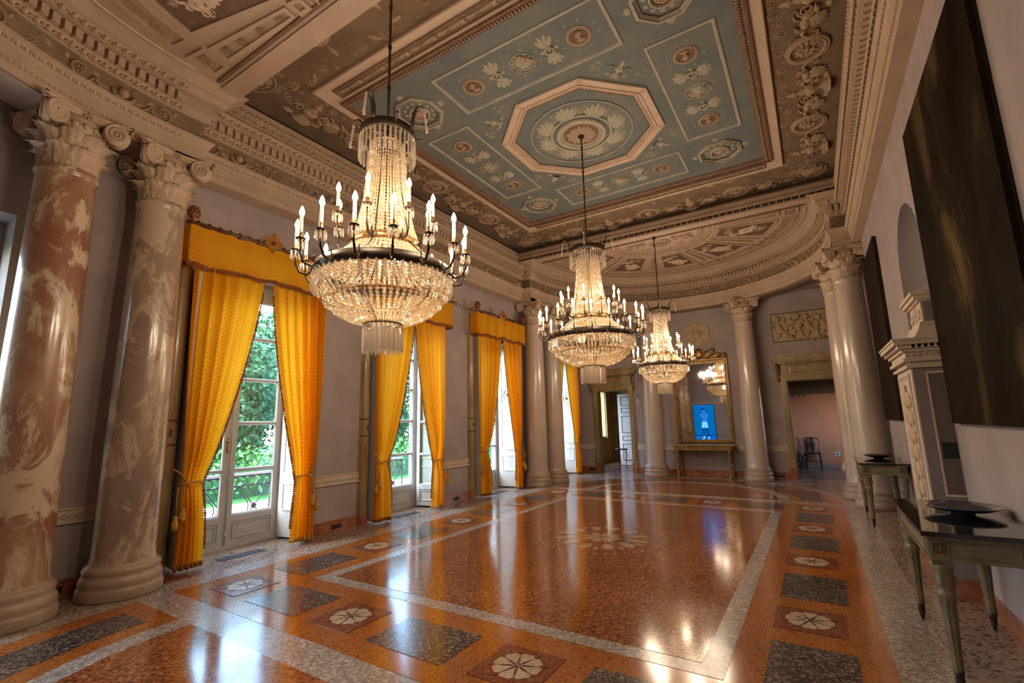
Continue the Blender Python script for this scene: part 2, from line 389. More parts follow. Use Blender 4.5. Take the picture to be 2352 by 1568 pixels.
def medallion_floor():
    b = MB(); b.k = 0
    for i in range(44): b.m = RZ(2*PI*i/44); b.prism([(.83, -.02), (.87, -.028), (.87, .028), (.83, .02)], 0, .002)
    for i in range(12):
        b.m = RZ(2*PI*i/12); b.prism([(.36, 0), (.45, -.055), (.58, -.075), (.66, 0), (.58, .075), (.45, .055)], 0, .002)
        b.m = RZ(2*PI*(i+.5)/12); b.prism([(.52, 0), (.60, -.03), (.72, 0), (.60, .03)], 0, .002)
    for i in range(8): b.m = RZ(i*PI/4); b.prism([(.02, 0), (.10, -.05), (.23, -.06), (.29, 0), (.23, .06), (.10, .05)], 0, .002)
    b.m = I4; b.k = 1
    b.prism([(.31*Co(2*PI*i/30), .31*S(2*PI*i/30)) for i in range(30)], -.001, .0012)
    return b.mesh('medallion_inlay', [terrazzo('terrazzo_worn_petal', (.44, .27, .14), [(.36, .20, .10), (.50, .34, .20)], 80., .15, .5), T_cen])
put(medallion_floor(), 'medallion_inlay', floor, T(0, 0, .0085))
# ------------------------------------------------------------------ walls
def wall_x(name, x0, x1, openings, y0=-WY-.3, y1=WY+.3, ztop=6.3, m=plaster):
    b = MB(); y = y0
    for a, c, zt in sorted(openings):
        b.box(x0, x1, y, a, 0, ztop); b.box(x0, x1, a, c, zt, ztop); y = c
    b.box(x0, x1, y, y1, 0, ztop)
    return struct(b.build(name, m))
wl = wall_x('wall_left', -4.15, -WX, [(c-.86, c+.86, 3.72) for c in WIN])
# outer reveal masonry behind the window frames
b = MB(); y = -WY-.3
for c in sorted(WIN):
    b.box(-4.42, -4.15, y, c-.76, 0, 6.3); b.box(-4.42, -4.15, c-.76, c+.76, 3.66, 6.3); y = c+.76
b.box(-4.42, -4.15, y, WY+.3, 0, 6.3)
o = b.build('outer_masonry', plaster, wl)
# right wall with the arched niche
NC, NR, NS = .01, .68, 3.16
b = MB(); yb, yt = -WY-.3, WY+.3
b.box(WR, 4.3, yb, NC-NR, 0, 6.3).box(WR, 4.3, NC+NR, 3.84, 0, 6.3).box(3.84, 4.3, 3.84, yt, 0, 6.3)
n = 20; vs = []; fs = []
for i in range(n+1):
    a = PI-PI*i/n; yy = NC+NR*Co(a)
    vs += [(WR, yy, NS+NR*S(a)), (WR, yy, 6.3)]
for i in range(n): fs.append((2*i, 2*i+2, 2*i+3, 2*i+1))
b.add(vs, fs)
wr = struct(b.build('wall_right', plaster))
b = MB()
nb = lambda u, v: (WR-.005+.46*S(PI*u), NC-NR*Co(PI*u), NS*v)
b.grid(nb, 16, 4)
b.grid(lambda u, v: (WR-.005+.46*S(PI*u)*Co(v*PI/2), NC-NR*Co(PI*u)*Co(v*PI/2), NS+NR*S(v*PI/2)) , 16, 8)
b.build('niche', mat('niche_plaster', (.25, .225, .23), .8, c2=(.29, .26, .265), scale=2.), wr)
# far wall with two doorways
DX0, DX1, DZ = 2.13, 3.17, 2.50
b = MB()
xs = [-4.2, -DX1, -DX0, DX0, DX1, 4.2]
b.box(-4.2, -DX1, WY, WY+.22, 0, 6.3).box(-DX0, DX0, WY, WY+.22, 0, 6.3).box(DX1, 4.2, WY, WY+.22, 0, 6.3)
b.box(-DX1, -DX0, WY, WY+.22, DZ, 6.3).box(DX0, DX1, WY, WY+.22, DZ, 6.3)
wf = struct(b.build('wall_far', plaster))
wn_ = struct(MB().box(-4.3, 4.3, -WY-.22, -WY, 0, 6.3).build('wall_near', plaster))
# skirting of red marble, with dark duct holes
def skirting(name, m4, segs, holes=()):
    b = MB()
    for a, c in segs: b.box(a, c, 0, .022, 0, .16); b.box(a, c, 0, .030, .145, .165)
    o = struct(b.build(name, redmarble, None, m4))
    for h in holes: MB().box(h-.09, h+.09, .022, .0235, .035, .10).build('duct_hole', blackm, o)
    return o
opn = sorted((c-.92, c+.92) for c in WIN)
segs = []; y = -WY
for a, c in opn: segs.append((y, a)); y = c
segs.append((y, WY))
ML = Matrix(((0, 1, 0, -WX), (1, 0, 0, 0), (0, 0, 1, 0), (0, 0, 0, 1)))      # local x = world y, local y = into the room
MR = Matrix(((0, -1, 0, WR), (1, 0, 0, 0), (0, 0, 1, 0), (0, 0, 0, 1)))
MF = Matrix(((1, 0, 0, 0), (0, -1, 0, WY), (0, 0, 1, 0), (0, 0, 0, 1)))
skirting('baseboard_left', ML, segs, (-4.72, -1.45, 1.47, 4.5))
skirting('baseboard_right', MR, [(-WY, -.66), (.21, 3.9)], (-1.02,))
skirting('baseboard_far', MF, [(-WX, -DX1-.15), (-DX0+.15, DX0-.15), (DX1+.15, WX)], (-3.45, 1.55, 1.75))
# dado rail with a row of laurel leaves
def leaf_small(L=.085, W=.034, H=.012):
    b = MB(); P = [(0, 0), (.25, .8), (.55, 1.), (.8, .7), (1, 0)]
    vs = [(L*x, W*y/2, 0) for x, y in P]+[(L*x, -W*y/2, 0) for x, y in P[1:-1]]+[(L*.3, 0, H), (L*.7, 0, H)]
    b.add(vs, [(0, 1, 8), (1, 2, 8), (2, 9, 8), (2, 3, 9), (3, 4, 9), (0, 8, 5), (5, 8, 6), (6, 8, 9), (6, 9, 7), (7, 9, 4)])
    return b
def dado(name, m4, segs):
    b = MB()
    for a, c in segs:
        b.box(a, c, 0, .012, .70, .835); b.box(a, c, 0, .028, .69, .712); b.box(a, c, 0, .024, .825, .843)
    o = struct(b.build(name, whitepl, None, m4))
    b = MB(); lf = leaf_small()
    for a, c in segs:
        x = a+.05
        while x < c-.05:
            for s in (-1, 1):
                b.m = T(x, .012, .768)@RX(PI/2)@RZ(s*.45)@SC(1, 1, -1); b.add(lf.v, lf.f)
            b.m = T(x+.03, .012, .768)@RX(PI/2)@SC(1, 1, -1); b.add(lf.v, lf.f)
            x += .062
    stuff(b.build('laurel_leaf', whitepl, o))
    return o
dado('trim_1', ML, segs)
dado('trim_2', MF, [(-WX, -DX1-.16), (-DX0+.16, -.78), (.78, DX0-.16)])
# ------------------------------------------------------------------ ornament library (relief on XY, rising to +Z)
def o_rosette(b, r=1., n=8, h=.35, ring=True):
    for i in range(n):
        a = 2*PI*i/n; mm = b.m; b.m = mm@RZ(a); b.sph((.52*r, 0, .04*h), (.34*r, .17*r, h*r*.5), 7, 4); b.m = mm
    b.sph((0, 0, 0), (.22*r, .22*r, h*r*.8), 8, 4)
    if ring: b.tube([(1.05*r*Co(2*PI*i/20), 1.05*r*S(2*PI*i/20), 0) for i in range(20)], .10*r, 5, True)
    return b
def o_leaf(b, L, W, h, lobes=3):
    n = lobes*3; vs = []; fs = []
    for i in range(n+1):
        t = i/n; w = W*.5*(S(PI*min(1, t*.92+.08))**.7)*(1+.30*Co(2*PI*t*lobes+PI)); z = h*S(PI*(.1+.85*t))
        vs += [(L*t, w, 0), (L*t, w*.45, z*.75), (L*t, 0, z*.45), (L*t, -w*.45, z*.75), (L*t, -w, 0)]
    for i in range(n):
        for j in range(4): a = i*5+j; fs.append((a, a+5, a+6, a+1))
    return b.add(vs, fs, True)
def o_fan(b, r, n=5, spread=2.2, h=.12):
    for i in range(n):
        a = -spread/2+spread*i/(n-1); mm = b.m; b.m = mm@RZ(a); o_leaf(b, r*(1-.25*abs(a)/1.2), r*.36, h*r*1.6, 3); b.m = mm
    return b
def o_spiral(b, r, turns=1.6, w=.10, h=.5, s=1, a0=0., n=26):
    pts = []; rs = []
    for i in range(n):
        t = i/(n-1); rr = r*(1-.78*t); a = a0+s*turns*2*PI*t; pts.append((rr*Co(a), rr*S(a), w*r*.3)); rs.append(w*r*(1-.45*t))
    return b.tube(pts, rs, 5, flat=1.)
def o_ring(b, r, w, n=28, z=0., flat=1.):
    return b.tube([(r*Co(2*PI*i/n), r*S(2*PI*i/n), z) for i in range(n)], w, 6, True, flat)
def m_medallion():       # dished roundel with a bust; unit outer radius
    b = MB(); b.k = 0
    b.lathe([(1.0, 0), (.98, .07), (.93, .09), (.87, .05), (.85, .10), (.79, .12), (.74, .04)], 36)
    b.k = 1; b.lathe([(.745, .045), (.5, .015), (0, .01)], 30)
    b.k = 0
    b.sph((-.04, .14, .05), (.24, .27, .17), 10, 6); b.sph((.08, .22, .05), (.26, .24, .15), 10, 6)
    b.sph((-.25, .08, .04), (.09, .05, .08), 6, 4); b.sph((.02, -.18, .03), (.14, .22, .10), 8, 5)
    b.sph((.05, -.42, .02), (.42, .20, .12), 10, 5)
    for i in range(7): a = .2+i*.55; b.sph((.10+.25*Co(a), .24+.22*S(a), .06), (.085, .085, .09), 6, 4)
    return b
def m_medallion_plant():  # roundel with a fruit cluster
    b = MB(); b.k = 0
    b.lathe([(1.0, 0), (.98, .10), (.92, .12), (.86, .06), (.84, .12), (.77, .14), (.72, .04)], 36)
    b.k = 1; b.lathe([(.725, .045), (.5, .0), (0, -.01)], 30); b.k = 0
    rr = random.Random(3)
    for i in range(12):
        mm = b.m; b.m = mm@RZ(2*PI*i/12)@T(.14, 0, 0); o_leaf(b, .50, .2, .10); b.m = mm
    for i in range(16):
        a = rr.random()*6.28; q = .30*rr.random()**.5; b.sph((q*Co(a), q*S(a), .10), (.11, .11, .11), 7, 4)
    return b
def m_shieldmed():
    b = MB(); b.k = 0
    for i in range(2): o_ring(b, .98-.3*i, .05, 30, .03)
    b.sph((0, 0, 0), (.62, .62, .16), 14, 6); b.k = 1; b.m = T(.35, .3, .02)@RZ(.7); b.box(-.22, .22, -.6, .6, 0, .12); b.m = I4; b.k = 0
    b.tube([(-.9, -.45, .16), (.9, .5, .16)], .05, 5); b.sph((-.1, -.05, .12), (.16, .16, .1), 8, 4)
    for i in range(14): mm = b.m; b.m = RZ(2*PI*i/14)@T(.62, 0, 0); o_leaf(b, .3, .14, .06); b.m = mm
    return b
def m_cross():            # acanthus butterfly round a small ring
    b = MB(); o_ring(b, .2, .06, 16, .05); b.sph((0, 0, 0), (.11, .11, .08), 8, 4)
    for s in (0, PI):
        b.m = RZ(s)@T(.2, 0, 0); o_fan(b, .8, 4, 1.25, .12); b.sph((.05, 0, .03), (.12, .09, .07), 6, 4); b.m = I4
    for s in (1, -1):
        b.m = RZ(s*PI/2)@T(.24, 0, 0); o_leaf(b, .22, .2, .07); b.m = I4
    return b
def m_griffin():          # winged beast with a scrolling tail, facing +X
    b = MB()
    b.sph((.10, 0, .03), (.36, .15, .13), 10, 5); b.sph((.40, .10, .04), (.17, .19, .13), 8, 5)
    b.sph((.55, .34, .05), (.11, .12, .10), 8, 5); b.sph((.67, .31, .04), (.09, .05, .06), 6, 4)
    b.tube([(.44, .15, .04), (.50, .28, .05)], .09, 6)
    b.tube([(.42, -.02, .04), (.58, -.18, .04), (.74, -.20, .03)], [.07, .05, .03], 5); b.tube([(.30, -.08, .04), (.38, -.28, .04), (.55, -.30, .03)], [.07, .05, .03], 5)
    b.tube([(-.15, -.02, .04), (-.18, -.22, .05), (.02, -.30, .03)], [.11, .07, .03], 6)
    b.m = T(.24, .10, .05)@RZ(2.1); o_fan(b, .62, 5, 1.2, .12); b.m = I4
    b.tube([(-.2, 0, .04), (-.42, -.10, .04), (-.6, .02, .04), (-.72, .22, .04), (-.62, .40, .04), (-.46, .36, .04), (-.46, .24, .04)], [.08, .06, .055, .05, .04, .035, .03], 6)
    b.m = T(-.62, .05, .02)@RZ(-2.4); o_fan(b, .3, 3, 1.4, .12); b.m = I4
    b.m = T(-.62, -.30, .02)@SC(.14); o_rosette(b, 1., 6); b.m = T(.62, .62, .02)@SC(.12); o_rosette(b, 1., 6); b.m = I4
    return b
def m_urn():              # candelabrum / vase, standing along +Y
    b = MB(); b.m = SC(1, 1, .55)@RX(-PI/2)
    b.lathe([(.34, -.50), (.34, -.44), (.22, -.42), (.28, -.36), (.10, -.30), (.08, -.22), (.20, -.12), (.26, .02), (.20, .10), (.12, .14), (.14, .20), (.09, .26), (.09, .34), (.16, .38), (.07, .46), (.05, .56), (0, .62)], 12)
    b.m = I4
    for s in (1, -1): b.m = T(s*.40, .02, .02)@SC(s, 1, 1); o_spiral(b, .16, 1.3, .22); b.m = I4
    for s in (1, -1): b.m = T(s*.30, -.42, 0)@RZ(0 if s > 0 else PI); o_leaf(b, .34, .16, .08); b.m = I4
    return b
def m_anthemion():
    b = MB(); b.m = RZ(PI/2); o_fan(b, 1., 7, 2.6, .12); b.m = I4; b.sph((0, 0, 0), (.18, .14, .12), 8, 4); return b
def m_scroll():           # running vine with one rosette spiral; unit width 2
    b = MB()
    o_spiral(b, .80, 1.15, .11, s=1, a0=PI); b.m = SC(.34)@I4; o_rosette(b, 1., 7, .5, False); b.m = I4
    b.tube([(-1.5, -.55, .04), (-1.25, -.5, .04), (-1.0, -.25, .04), (-.8, .02, .04)], [.05, .07, .08, .09], 5)
    for a, s in ((2.6, 1), (1.4, 1), (.3, 1), (-1.0, 1)):
        b.m = T(.78*Co(a), .78*S(a), 0)@RZ(a+.9); o_leaf(b, .5, .28, .12); b.m = I4
    return b
def m_mask():             # lyre shaped crescent with wings and a small mask
    b = MB()
    b.tube([(.48*Co(a), .45+.62*S(a)-.25, .05) for a in [PI+.05+(PI-.1)*i/14 for i in range(15)]], [.05+.12*S(PI*i/14) for i in range(15)], 6)
    b.sph((0, .10, .05), (.24, .34, .15), 10, 6)
    for s in (1, -1):
        b.m = T(s*.56, .40, 0)@SC(s, 1, 1); o_spiral(b, .2, 1.2, .2); b.m = I4
        for q in range(3): b.m = T(s*(.42+.06*q), -.35+.14*q, 0)@RZ(-.5+.35*q if s > 0 else PI+.5-.35*q); o_leaf(b, .55, .16, .08); b.m = I4
        b.sph((s*.09, .16, .17), (.04, .03, .03), 5, 3)
    return b
def m_buttons():
    b = MB(); b.m = T(0, .45, 0)@SC(.22); o_rosette(b, 1., 6); b.m = T(-.3, -.3, 0)@SC(.34); o_rosette(b, 1., 7); b.m = T(.45, -.45, 0)@SC(.2); o_rosette(b, 1., 6)
    b.m = T(.5, .2, 0)@RZ(2.5); o_leaf(b, .5, .2, .1); b.m = I4; return b
ORN = {}
def orn(kind, m1, m2=None):
    k = (kind, m1.name)
    if k not in ORN:
        f = {'medallion': m_medallion, 'fruit_roundel': m_medallion_plant, 'shield_roundel': m_shieldmed, 'acanthus_cross': m_cross,
             'griffin_relief': m_griffin, 'urn_relief': m_urn, 'palmette': m_anthemion, 'vine_scroll': m_scroll, 'mask_relief': m_mask, 'button_flower': m_buttons,
             'rosette': lambda: o_rosette(MB(), 1.)}[kind]
        ORN[k] = f().mesh(kind, [m1, m2 or m1])
    return ORN[k]
def place(kind, m1, m2, parent, mtx): return put(orn(kind, m1, m2), kind, parent, mtx)
# ------------------------------------------------------------------ ceilings
DOWN = RX(PI)
def onceil(x, y, a=0., s=1., z=ZC, sx=1.): return T(x, y, z)@RZ(a)@DOWN@SC(s*sx, s, s)
ceil = struct(MB().box(-4.3, 4.3, -4.4, 4.4, ZC, ZC+.12).build('ceiling', brownf))
bf = MB().prism(rect(-2.40, 2.40, -2.47, 2.47), -.02, 0).build('blue_field', bluef, ceil, T(0, 0, ZC-.0))
bands = [(2.67, 2.97, [(0, .0), (0, .05), (.15, .05)], 'pale_band', stuccol, 1), ]
b = MB(); b.m = T(0, 0, ZC)@DOWN
rect_mould(b, 2.67, 2.97, [(0, 0), (0, .035), (.012, .045), (.03, .045), (.03, .035), (.15, .035)])
b.add([(-2.52, -2.82, .035), (2.52, -2.82, .035), (2.52, -2.62, .035), (-2.52, -2.62, .035)], [(0, 1, 2, 3)])
b.add([(-2.52, 2.82, .035), (2.52, 2.82, .035), (2.52, 2.62, .035), (-2.52, 2.62, .035)], [(0, 1, 2, 3)])
b.build('pale_frame', stuccol, ceil)
b = MB(); b.m = T(0, 0, ZC)@DOWN
rect_mould(b, 2.52, 2.62, [(0, .035), (.0, .07), (.03, .075), (.03, .05), (.085, .035), (.10, .055), (.12, .05), (.14, .02)])
b.build('red_brown_moulding', redb, ceil)
b = MB(); c = 0
for s in (-1, 1):
    for i in range(106): b.m = T(-2.45+i*.0467, s*2.535, ZC-.05); b.sph((0, 0, 0), (.014, .03, .016), 5, 3)
    for i in range(108): b.m = T(s*2.435, -2.5+i*.0467, ZC-.05); b.sph((0, 0, 0), (.03, .014, .016), 5, 3)
stuff(b.build('egg_moulding', browng, ceil))
for s in (-1, 1):   # ornament strips on the short sides
    b = MB(); b.m = T(0, s*2.76, ZC)@DOWN; rect_mould(b, 2.40, .085, [(0, .035), (0, .055), (.012, .055), (.018, .04)])
    b.add([(-2.385, -.07, .04), (2.385, -.07, .04), (2.385, .07, .04), (-2.385, .07, .04)], [(0, 1, 2, 3)])
    b.build('ornament_strip', brownf, ceil)
    b = MB()
    for i in range(-5, 6):
        b.m = T(i*.43, s*2.76, ZC-.04)@DOWN@SC(.20, .05, .12); o_fan(b, 1., 5, 1.0); b.m = b.m@RZ(PI); o_fan(b, 1., 5, 1.0)
        b.m = T(i*.43+.215, s*2.76, ZC-.04)@DOWN; b.box(-.03, .03, -.03, .03, 0, .014)
    stuff(b.build('leaf_spray', browng, ceil))
def oct_frame(r, w, parent, x, y, big=False):
    R_ = r/Co(PI/8); b = MB(); b.m = T(x, y, ZC-.02)@DOWN; k = 1/Co(PI/8)
    poly_mould(b, R_, 8, [(0, 0), (0, .03), (w*.1*k, .035), (w*.5*k, .035), (w*.5*k, .05), (w*.6*k, .05), (w*.62*k, .03), (w*k, .006)], PI/8)
    o = b.build('octagon_frame', stuccol if big else bluer, parent)
    b = MB(); b.m = T(x, y, ZC-.02)@DOWN; poly_mould(b, R_-w*k, 8, [(0, .006), (0, .016), (.012, .016), (.014, .002)], PI/8); b.build('octagon_inner_edge', redb, parent)
    if big:
        b = MB()
        for i in range(8):
            a = i*PI/4
            for j in range(19):
                q = (j-9)*.0485; rr = r-w*.80
                b.m = T(x, y, ZC-.045)@RZ(a); b.sph((rr, q, 0), (.022, .017, .016), 5, 3)
            b.m = T(x, y, ZC-.055)@RZ(a+PI/8)@T(R_-w*.3, 0, 0)@SC(.035); o_rosette(b, 1., 6)
        stuff(b.build('bead_moulding', stuccol, parent))
oct_frame(1.19, .20, ceil, 0, 0, True)
b = MB(); b.m = T(0, 0, ZC-.02)@DOWN
for rr, w in ((.80, .012), (.47, .02), (.36, .045), (.30, .02)): o_ring(b, rr, w, 44, .01)
b.build('boss_ring', bluer, ceil)
b = MB(); b.m = T(0, 0, ZC-.022)@DOWN; b.lathe([(.30, .012), (.2, .02), (0, .02)], 30); b.build('boss_disc', redb, ceil)
for i in range(8): put(orn('palmette', bluer), 'palmette', ceil, onceil(.50*Co(i*PI/4), .50*S(i*PI/4), i*PI/4+PI/2+PI, .20, ZC-.02)@RZ(PI) if False else T(.50*Co(i*PI/4), .50*S(i*PI/4), ZC-.02)@RZ(i*PI/4-PI/2)@RY(PI)@SC(.25))
for i in range(8):
    for d, rr, q in ((.28, .64, .05), (.39, .56, .042), (.5, .66, .05)): a = i*PI/4+d; place('rosette', bluer, None, ceil, onceil(rr*Co(a), rr*S(a), 0, q, ZC-.02))
for i in range(10): put(orn('palmette', browng), 'acanthus_leaf', ceil, T(.05*Co(i*PI/5), .05*S(i*PI/5), ZC-.045)@RZ(i*PI/5-PI/2)@RY(PI)@SC(.20))
for sx in (-1, 1):
    for sy in (-1, 1):
        x, y = sx*1.77, sy*1.81
        oct_frame(.34, .07, ceil, x, y)
        b = MB(); b.m = onceil(x, y, 0, 1, ZC-.02); b.k = 0; b.lathe([(.16, 0), (.155, .03), (.13, .035), (.125, .012)], 26); b.k = 1; b.lathe([(.126, .012), (0, .006)], 20); b.build('round_dish', [bluer, redb], ceil)
        place('rosette', stuccol, None, ceil, onceil(x, y, .2, .085, ZC-.028))
        for i in range(12): a = i*PI/6+.26; put(orn('palmette', bluer), 'palmette', ceil, T(x+.19*Co(a), y+.19*S(a), ZC-.02)@RZ(a-PI/2)@RY(PI)@SC(.05))
        # spandrels of the big octagon
        a = math.atan2(sy, sx); X, Y = sx*1.0, sy*1.02
        put(orn('urn_relief', bluer), 'urn_relief', ceil, T(X, Y, ZC-.02)@RZ(a-PI/2)@RY(PI)@SC(.26))
        for d in (-.36, .36): place('button_flower', bluer, None, ceil, T(X-d*S(a)*.9, Y+d*Co(a)*.9, ZC-.02)@RZ(a-PI/2)@RY(PI)@SC(.12))
        # palmettes off the corner octagons
        for aa in (0, PI/2, PI, 3*PI/2):
            put(orn('palmette', bluer), 'palmette', ceil, T(x+.37*Co(aa), y+.37*S(aa), ZC-.02)@RZ(aa-PI/2)@RY(PI)@SC(.085))
def long_panel(cx, cy, rot):
    M0 = T(cx, cy, ZC-.02)@RZ(rot)
    b = MB(); b.m = M0@DOWN; rect_mould(b, 1.19, .41, [(0, 0), (0, .012), (.01, .016), (.03, .016), (.04, .004), (.045, 0)]); b.build('panel_frame', bluer, ceil)
    for q, kind in ((-.78, 'medallion'), (0, 'shield_roundel'), (.78, 'medallion')):
        place(kind, bluer if kind != 'medallion' else browng, darkdisc if kind == 'medallion' else browng, ceil, M0@T(q, 0, 0)@DOWN@RZ(0 if rot == 0 else -PI/2)@SC(.155 if kind == 'medallion' else .17))
    for q in (-.39, .39): place('acanthus_cross', bluer, None, ceil, M0@T(q, 0, 0)@DOWN@RZ(PI/2)@SC(.27))
    b = MB()
    for q in (-.78, 0, .78):
        for i in range(16):
            a = 2*PI*i/16
            b.m = M0@T(q+.25*Co(a), .22*S(a), 0)@DOWN@RZ(a*3)@SC(.035); o_leaf(b, 1., .7, .4) if i % 2 else o_rosette(b, .5, 5, .5, False)
    stuff(b.build('wreath_tendril', bluer, ceil))
long_panel(1.78, 0, PI/2); long_panel(-1.78, 0, PI/2); long_panel(0, 1.81, 0); long_panel(0, -1.81, 0)
# brown field: roundels, griffins, urns
for s in (-1, 1):
    for q in (-1.8, 0, 1.8):
        place('fruit_roundel', browng, redb, ceil, T(s*3.08, q, ZC)@DOWN@SC(.25)); place('fruit_roundel' if q else 'medallion', browng, redb, ceil, T(q, s*3.62, ZC)@DOWN@SC(.24))
        for d in (-1, 1):
            # beasts face the urns
            place('griffin_relief', browng, None, ceil, T(s*3.06, q+d*.47, ZC)@RZ(d*PI/2)@DOWN@SC(.36, .36*d*s, .36))
            place('griffin_relief', browng, None, ceil, T(q+d*.46, s*3.60, ZC)@RZ(0 if d > 0 else PI)@DOWN@SC(.36, -.36*d*s, .36))
    for q in (-.9, .9, -2.7, 2.7):
        put(orn('urn_relief', browng), 'urn_relief', ceil, T(s*3.10, q, ZC)@RZ(s*PI/2)@RY(PI)@SC(.48))
        if abs(q) < 2: put(orn('urn_relief', browng), 'urn_relief', ceil, T(q, s*3.62, ZC)@RZ(0 if s < 0 else PI)@RY(PI)@SC(.46))
    for q in (-1, 1):
        put(orn('shield_roundel', browng), 'trophy_relief', ceil, T(s*3.08, q*3.55, ZC)@DOWN@RZ(.7*q)@SC(.27))
        for dx, dy in ((-.42, -.12), (-.1, -.42), (.12, .25), (-.5, .2), (-.75, 0), (0, -.65)):
            place('button_flower', browng, None, ceil, T(s*(3.08+dx*.9), q*(3.55+dy*.8), ZC)@DOWN@RZ(dx*9)@SC(.13))
b = MB()
for s in (-1, 1):
    for i in range(46):
        y = -3.9+i*.173; b.m = T(s*(2.78+.05*S(i*1.7)), y, ZC)@DOWN@RZ(i*2.1)@SC(.055); o_rosette(b, 1., 5, .5, i % 2 == 0)
    for i in range(34):
        x = -2.9+i*.176; b.m = T(x, s*(3.12+.06*S(i*2.3)), ZC)@DOWN@RZ(i*1.3)@SC(.055); o_rosette(b, 1., 5, .5, i % 2 == 0) if i % 3 else o_leaf(b, 3., 1.1, .5)
stuff(b.build('small_flower', browng, ceil))
# apse ceilings with radial panels
def sector(b, r0, r1, a0, a1, z0, z1, n=8):
    P = lambda r, a, z: (r*Co(a), r*S(a), z)
    vs = []
    for i in range(n+1):
        a = a0+(a1-a0)*i/n; vs += [P(r0, a, z0), P(r1, a, z0), P(r0, a, z1), P(r1, a, z1)]
    fs = []
    for i in range(n):
        k = 4*i; fs += [(k+2, k+3, k+7, k+6), (k, k+4, k+5, k+1), (k+1, k+5, k+7, k+3), (k, k+2, k+6, k+4)]
    fs += [(0, 1, 3, 2), (4*n, 4*n+2, 4*n+3, 4*n+1)]
    return b.add(vs, fs)
def sector_panel(c, r0, r1, a0, a1, parent, s, face, name='coffer_panel', relief=None):
    M0 = T(0, s*4.02, ZA)@(I4 if s > 0 else RZ(PI))@SC(1, 1, 1)
    w = .045; n = 8; rm = (r0+r1)/2
    b = MB(); b.m = M0@DOWN@SC(1, -1, 1); b.k = 0
    da0, da1 = w/r0, w/r1; da = w/rm
    sector(b, r0, r0+w, a0, a1, 0, .03); sector(b, r1-w, r1, a0, a1, 0, .03)
    sector(b, r0+w, r1-w, a0, a0+da, 0, .03, 2); sector(b, r0+w, r1-w, a1-da, a1, 0, .03, 2)
    b.k = 1; sector(b, r0+w, r1-w, a0+da, a1-da, 0, .006); b.k = 2
    w2 = .075; d2 = w2/rm
    if r1-r0 > .2 and (a1-a0)*rm > .2:
        sector(b, r0+w2, r1-w2, a0+d2, a1-d2, .006, .014)
    b.build(name, [stucco, face, darkdisc if relief else browng], parent)
    return M0
